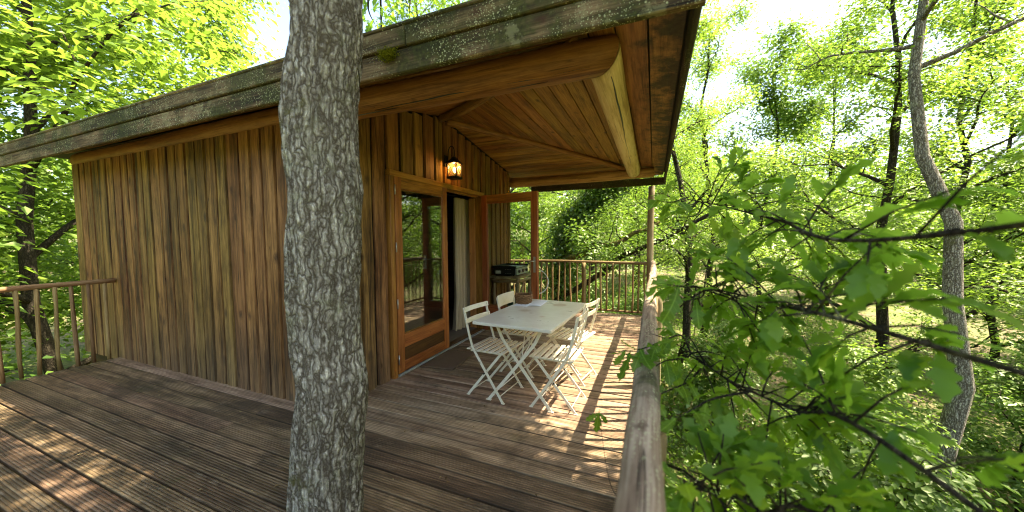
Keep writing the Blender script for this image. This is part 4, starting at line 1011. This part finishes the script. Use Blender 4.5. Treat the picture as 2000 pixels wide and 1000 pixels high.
# --- oak leaf shape
def oak_leaf_mesh(seed):
    rg = random.Random(seed); m = 16; V = []; ph = rg.uniform(-.3, .3); cu = rg.uniform(-.1, .16)
    for i in range(m):
        t = i/(m-1); env = .26*math.sin(math.pi*min(1, t*.93+.03))**.8*(.55+.6*t)
        for sd in (0, 1, -1):
            if sd == 0: V.append((t, 0, cu*math.sin(3*t)-.10*t*t)); continue
            lob = .5+.5*math.sin(t*26.5-1.2+ph+.4*sd); w = env*(.50+.50*lob)*rg.uniform(.94, 1.06)
            V.append((min(1.0, t+.05*lob*(1-t)), sd*w, cu*math.sin(3*t)-.10*t*t+.25*w+.025*math.sin(t*19+sd)))
    Fc = []
    for i in range(m-1):
        p, q = i*3, i*3+3; Fc += [(p, q, q+1, p+1), (p, p+2, q+2, q)]
    k = len(V); V += [(-.16, .008, -.03), (-.16, -.008, -.03), (.05, .012, .004), (.05, -.012, .004)]; Fc.append((k, k+1, k+3, k+2))
    b = MB(); b.add(V, Fc); return b.mesh('leaf', M['leaf_oak'], True)
OAK = [oak_leaf_mesh(i) for i in range(5)]
def leaf_matrix(p, d, size, rg, up=None):
    d = Vector(d).normalized(); z = Vector(up) if up else Vector((rg.uniform(-.5, .5), rg.uniform(-.5, .5), 1)); z = (z-d*z.dot(d)).normalized(); y = z.cross(d)
    p = Vector(p); Mx = Matrix(((d.x, y.x, z.x, p.x), (d.y, y.y, z.y, p.y), (d.z, y.z, z.z, p.z), (0,0,0,1))) @ Matrix.Scale(size, 4)
    return Mx
def oak_leaf(par, p, d, size, rg, up=None):
    reg(bpy.data.objects.new('leaf', rg.choice(OAK)), leaf_matrix(p, d, size, rg, up), par)
def leaf_mass(name, mats, parent, seed):
    r = np.random.default_rng(seed); src = []
    for me in OAK:
        co = np.array([v.co[:] for v in me.vertices]); src.append((co, [tuple(p.vertices) for p in me.polygons]))
    V, Fc, val = [], [], []; k = 0
    for Mx in mats:
        co, fs = src[r.integers(len(src))]; A = np.array(Mx); V.append(co @ A[:3, :3].T+A[:3, 3]); Fc += [tuple(i+k for i in f) for f in fs]; k += len(co); val += [float(np.clip(r.normal(.5, .25), 0, 1))]*len(fs)
    V = np.concatenate(V); c = Vector(V.mean(0)); me = bpy.data.meshes.new(name); me.from_pydata((V-np.array(c)).tolist(), [], Fc)
    at = me.attributes.new('rnd', 'FLOAT', 'FACE'); at.data.foreach_set('value', np.array(val, np.float32)); me.materials.append(M['leaf_oak_mass'])
    me.polygons.foreach_set('use_smooth', [True]*len(me.polygons)); o = reg(bpy.data.objects.new(name, me), Matrix.Translation(c), parent); o['kind'] = 'stuff'; return o

# --- foreground oak growing outside the handrail
sx, sy_ = 3.25, .35
fo = empty('young_oak', (sx, sy_, ground_z(sx, sy_)), 'young oak reaching over the handrail with blurred lobed leaves', 'tree')
rg = random.Random(17)
stem = sm([(sx, sy_, ground_z(sx, sy_)-.1), (3.32, .4, -1.2), (3.22, .42, 0), (3.3, .36, 1.0), (3.24, .4, 1.9), (3.3, .5, 2.7), (3.26, .6, 3.3)], 5)
wood_mesh('trunk', [(stem, [.05-.036*i/(len(stem)-1) for i in range(len(stem))], 10)], M['bark_dark'], fo)
twl = []; nleaf = [0]; mass = []
def bough(anchor_z, pts, r0, s, every=.06, size=.10):
    rg = random.Random(s); a = min(stem, key=lambda q: abs(q.z-anchor_z)); path = sm([a]+pts, 7)
    twl.append((path, [r0*(1-.75*i/(len(path)-1)) for i in range(len(path))], 6))
    for q in path[6:]:   # short leafy side twigs
        for _ in range(2):
            d = Vector((rg.uniform(-.6, 1), rg.uniform(-.6, 1), rg.uniform(-.8, .7))).normalized(); e = q+d*rg.uniform(.08, .22)
            twl.append(([q, (q+e)/2+Vector((0,0,.012)), e], [.003, .0025, .0015], 4))
            for _ in range(5):
                mass.append(leaf_matrix(q.lerp(e, rg.uniform(.5, 1)), d+Vector((rg.uniform(-1,1), rg.uniform(-1,1), rg.uniform(-.8,.3))), size*rg.uniform(.7, 1.15), rg))
    return path
def spray(src, pts, n, size, spread, s):
    """a twig off a bough through pts with n leaves along its outer part"""
    rg = random.Random(s); a = min(src, key=lambda q: (q-pts[0]).length); path = sm([a]+pts, 6) if (a-pts[0]).length > .02 else sm(pts, 6)
    twl.append((path, [.0045-.003*i/(len(path)-1) for i in range(len(path))], 5)); st0 = 3
    for i in range(n):
        q = path[st0+int((len(path)-1-st0)*(i+.6)/n)]
        d = (path[-1]-path[-4]).normalized()*.45+Vector((rg.uniform(-1, 1), rg.uniform(-1, 1), rg.uniform(-.7, .35)))*spread
        oak_leaf(fo, q, d, size*rg.uniform(.75, 1.2), rg); nleaf[0] += 1
B1 = bough(1.5, [P(1700, 470, d=.75), P(1520, 430, d=1.15), P(1400, 400, d=1.55), P(1345, 390, d=1.65)], .0065, 101)
B2 = bough(1.2, [P(1700, 640, d=.72), P(1540, 600, d=.95), P(1420, 570, d=1.15), P(1360, 560, d=1.2)], .0065, 102)
B3 = bough(.9, [P(1720, 860, d=.72), P(1550, 800, d=.95), P(1420, 740, d=1.2), P(1350, 690, d=1.35)], .0065, 103)
B4 = bough(.6, [P(1650, 1050, d=.72), P(1500, 1000, d=.8), P(1410, 960, d=.85), P(1350, 950, d=.8)], .0055, 104)
spray(B3, [P(1330, 655, d=1.45), P(1290, 668, d=1.32), P(1250, 682, d=1.25), P(1216, 684, d=1.22)], 17, .105, .8, 1)
spray(B3, [P(1338, 700, d=1.35), P(1300, 705, d=1.25), P(1262, 728, d=1.2)], 12, .10, .8, 2)
spray(B1, [P(1345, 385, d=1.65), P(1310, 395, d=1.6), P(1282, 390, d=1.5)], 9, .115, .7, 3)
spray(B1, [P(1360, 420, d=1.6), P(1326, 425, d=1.5)], 6, .115, .7, 4)
spray(B2, [P(1360, 560, d=1.2), P(1335, 560, d=1.15), P(1303, 556, d=1.05)], 10, .115, .7, 5)
spray(B2, [P(1370, 580, d=1.2), P(1330, 590, d=1.1)], 6, .11, .7, 6)
spray(B3, [P(1345, 745, d=1.3), P(1300, 765, d=1.15), P(1275, 780, d=1.1)], 7, .08, .7, 7)
spray(B3, [P(1390, 780, d=1.1), P(1335, 810, d=1.0), P(1318, 815, d=.95)], 5, .10, .7, 8)
spray(B4, [P(1350, 950, d=.8), P(1335, 945, d=.78), P(1322, 960, d=.74)], 7, .10, .7, 9)
spray(B4, [P(1360, 1000, d=.8), P(1320, 1000, d=.75)], 5, .10, .7, 10)
q = P(1170, 806, d=1.32)
twl.append((sm([P(1290, 1080, d=.95), P(1215, 985, d=1.2), P(1188, 930, d=1.28), q], 6), [.0022-.0016*i/18 for i in range(19)], 4))
for dd, s_ in (((-.1, 0, -1), .085), ((-.75, -.2, -.55), .06), ((.6, .1, -.75), .05)): oak_leaf(fo, q, dd, s_, rg, up=-cF+Vector((0,0,.3)))
wood_mesh('twigs', twl, M['bark_dark'], fo)
def in_u(Mx):
    q = Mx.translation-CAM; return 1000+F_PX*q.dot(cR)/max(.05, q.dot(cF))
mass = [m_ for m_ in mass if in_u(m_) > 1390]
leaf_mass('foliage', mass, fo, 5)

# --- the trunk through the deck, in front of the wall
ok = empty('oak_tree', (TRUNK[0], TRUNK[1], ground_z(*TRUNK)), 'thick rough-barked oak trunk with pale lichen rising through the deck at the left', 'tree')
def big_trunk():
    n, m = 110, 330; V = []; z0, z1 = -3.2, 5.2; DT = 1.52
    def right_edge(v):   # photographed right outline of the trunk: pixel column per row
        pts = [(-400, 735), (0, 716), (60, 717), (110, 714), (160, 705), (230, 698), (330, 700), (370, 706), (430, 702), (560, 697), (690, 697), (745, 706), (800, 702), (870, 694), (950, 690), (1100, 684), (2200, 640)]
        for (a, b_), (c, d) in zip(pts, pts[1:]):
            if a <= v <= c: return b_+(d-b_)*(v-a)/(c-a)
        return pts[-1][1] if v > 0 else pts[0][1]
    for j in range(m+1):
        z = z0+(z1-z0)*j/m
        # row of the photograph at which this height stands at the trunk's depth
        v = 500-F_PX*((z-(CAM.z+cF.z*DT))/(DT*cU.z)); v = max(-400, min(2200, v))
        rad = .150+.012*(z < -2)*(-2-z)*4-.004*z; u = right_edge(v)
        q = CAM+cF*DT+cR*((u-1000)/F_PX*DT); cx, cy_ = q.x-cR0.x*rad, q.y-cR0.y*rad
        for k in range(n):
            a = 2*math.pi*k/n; ca, sa = math.cos(a), math.sin(a)
            p = Vector((ca*7.5, sa*7.5, z*2.0)); w = mnoise.noise(Vector((ca*3, sa*3, z*3)))
            f = mnoise.noise(p+Vector((w, w, w*1.5))); g = 1-abs(mnoise.noise(Vector((ca*11+w*2, sa*11, z*3.4+5))))*1.9
            f2 = mnoise.noise(Vector((ca*24, sa*24, z*14)))
            rr = rad+.008*f-.019*max(0, g-.5)+.005*f2+.013*mnoise.noise(Vector((ca*1.5, sa*1.5, z*1.9)))+.010*max(0, mnoise.noise(Vector((ca*2.5, sa*2.5, z*2.6+9)))-.2)*2
            V.append((cx+rr*ca, cy_+rr*sa, z))
    Fc = [(j*n+k, j*n+(k+1) % n, (j+1)*n+(k+1) % n, (j+1)*n+k) for j in range(m) for k in range(n)]+[tuple(range(n))[::-1], tuple(m*n+k for k in range(n))]
    b = MB(); b.add(V, Fc); b.build('trunk', M['bark'], ok, smooth=True)
    return Vector((cx, cy_, z1))
ttop = big_trunk()
rg = random.Random(23); tubes = []; tips = []
for i in range(9):
    s0 = ttop+Vector((0,0,-.6+.1*i)); az = i*2.4; e = s0+Vector((math.cos(az)*1.8, math.sin(az)*1.8, rg.uniform(.5, 1.8))); pts = bez(s0, e, .1, rg, 6, .08)
    tubes.append((pts, [.06*(1-.8*k/6) for k in range(7)], 7))
    for _ in range(7):
        q = pts[rg.randint(2, 6)]; e2 = q+Vector((rg.uniform(-1, 1), rg.uniform(-1, 1), rg.uniform(-.3, .8)))*.9; tubes.append((bez(q, e2, .05, rg, 4, .1), [.02, .016, .012, .008, .004], 5)); tips += [e2, (q+e2)/2]
# a branch hanging over the roof edge, with leaves one can tell apart
ovr = [(850, -40, 2.9), (760, -30, 2.7), (905, -25, 3.2), (970, -45, 3.3), (720, 20, 2.6), (745, 60, 3.0), (800, 10, 3.4)]
nl = 0
for (u, v, d) in ovr:
    s0 = ttop+Vector((0,0,-.9)); e = P(u, v, d=d); mid = (s0+e)/2+Vector((0, .1, .35)); path = sm([s0, mid, e+Vector((0,0,.15)), e, P(u+rg.uniform(-12, 18), v+rg.uniform(18, 45), d=d+.1)], 5)
    tubes.append((path, [.014*(1-.85*k/(len(path)-1)) for k in range(len(path))], 6))
    for k in range(40):
        q = path[rg.randint(8, len(path)-1)]+Vector((rg.uniform(-1, 1), rg.uniform(-1, 1), rg.uniform(-1, 1)))*.17
        oak_leaf(ok, q, Vector((rg.uniform(-1,1), rg.uniform(-1,1), rg.uniform(-1.0,.1))), .10*rg.uniform(.7, 1.15), rg); nl += 1
wood_mesh('branches', tubes, M['bark_dark'], ok)
leaf_cloud('crown', cloud(tips, 60, .28, 31), .09, M['leaf'], ok, 31)

# --- tall oaks right of the deck, whose crowns dapple the boards
tree('oak_tree', 'tall oak outside the handrail at the right edge of the view', 'tree', (5.0, 1.62, ground_z(5.0, 1.62)-.1), 61, 10.5, 2.6, .095, 120, .25, None, 'leaf', 'bark', first=.66, limbs=12, r0=.19)
tree('oak_tree', 'slimmer oak outside the handrail beyond the tall oak', 'tree', (6.6, 7.6, ground_z(6.6, 7.6)-.1), 62, 11.5, 2.5, .085, 13, .22, None, 'leaf', 'bark', first=.66, limbs=10, r0=.15)

# moss tuft on the fascia joint
mp = P(757, 106, Y=EN-.06); r = np.random.default_rng(2); 
C = np.array(mp)+r.normal(size=(900, 3))*np.array([.028, .012, .016])
mt = leaf_cloud('moss_tuft', C, .014, leaf_mat('moss_fronds', (.07,.08,.006), (.15,.15,.012), (.26,.24,.02), (.3,.3,.03), .3, 0), None, 3, up=.3, aspect=.3)
tag(mt, 'yellow green moss tuft growing on the fascia board near the trunk', 'moss')
r = np.random.default_rng(6); C = np.stack([r.uniform(.1, 2.45, 240), r.uniform(1.1, 6.6, 240), np.full(240, .0065)], 1); C = np.concatenate([C, np.stack([r.uniform(-3, .6, 90), r.uniform(-.5, 2.0, 90), np.full(90, .0065)], 1)])
tag(leaf_cloud('leaf_litter', C, .020, leaf_mat('dry_litter', (.05,.03,.012), (.16,.10,.04), (.34,.26,.13), (.2,.12,.04), .1, .02), None, 8, up=.965, aspect=.45, jit=.7), 'dry leaf bits scattered on the deck boards', 'litter', None, 'stuff')
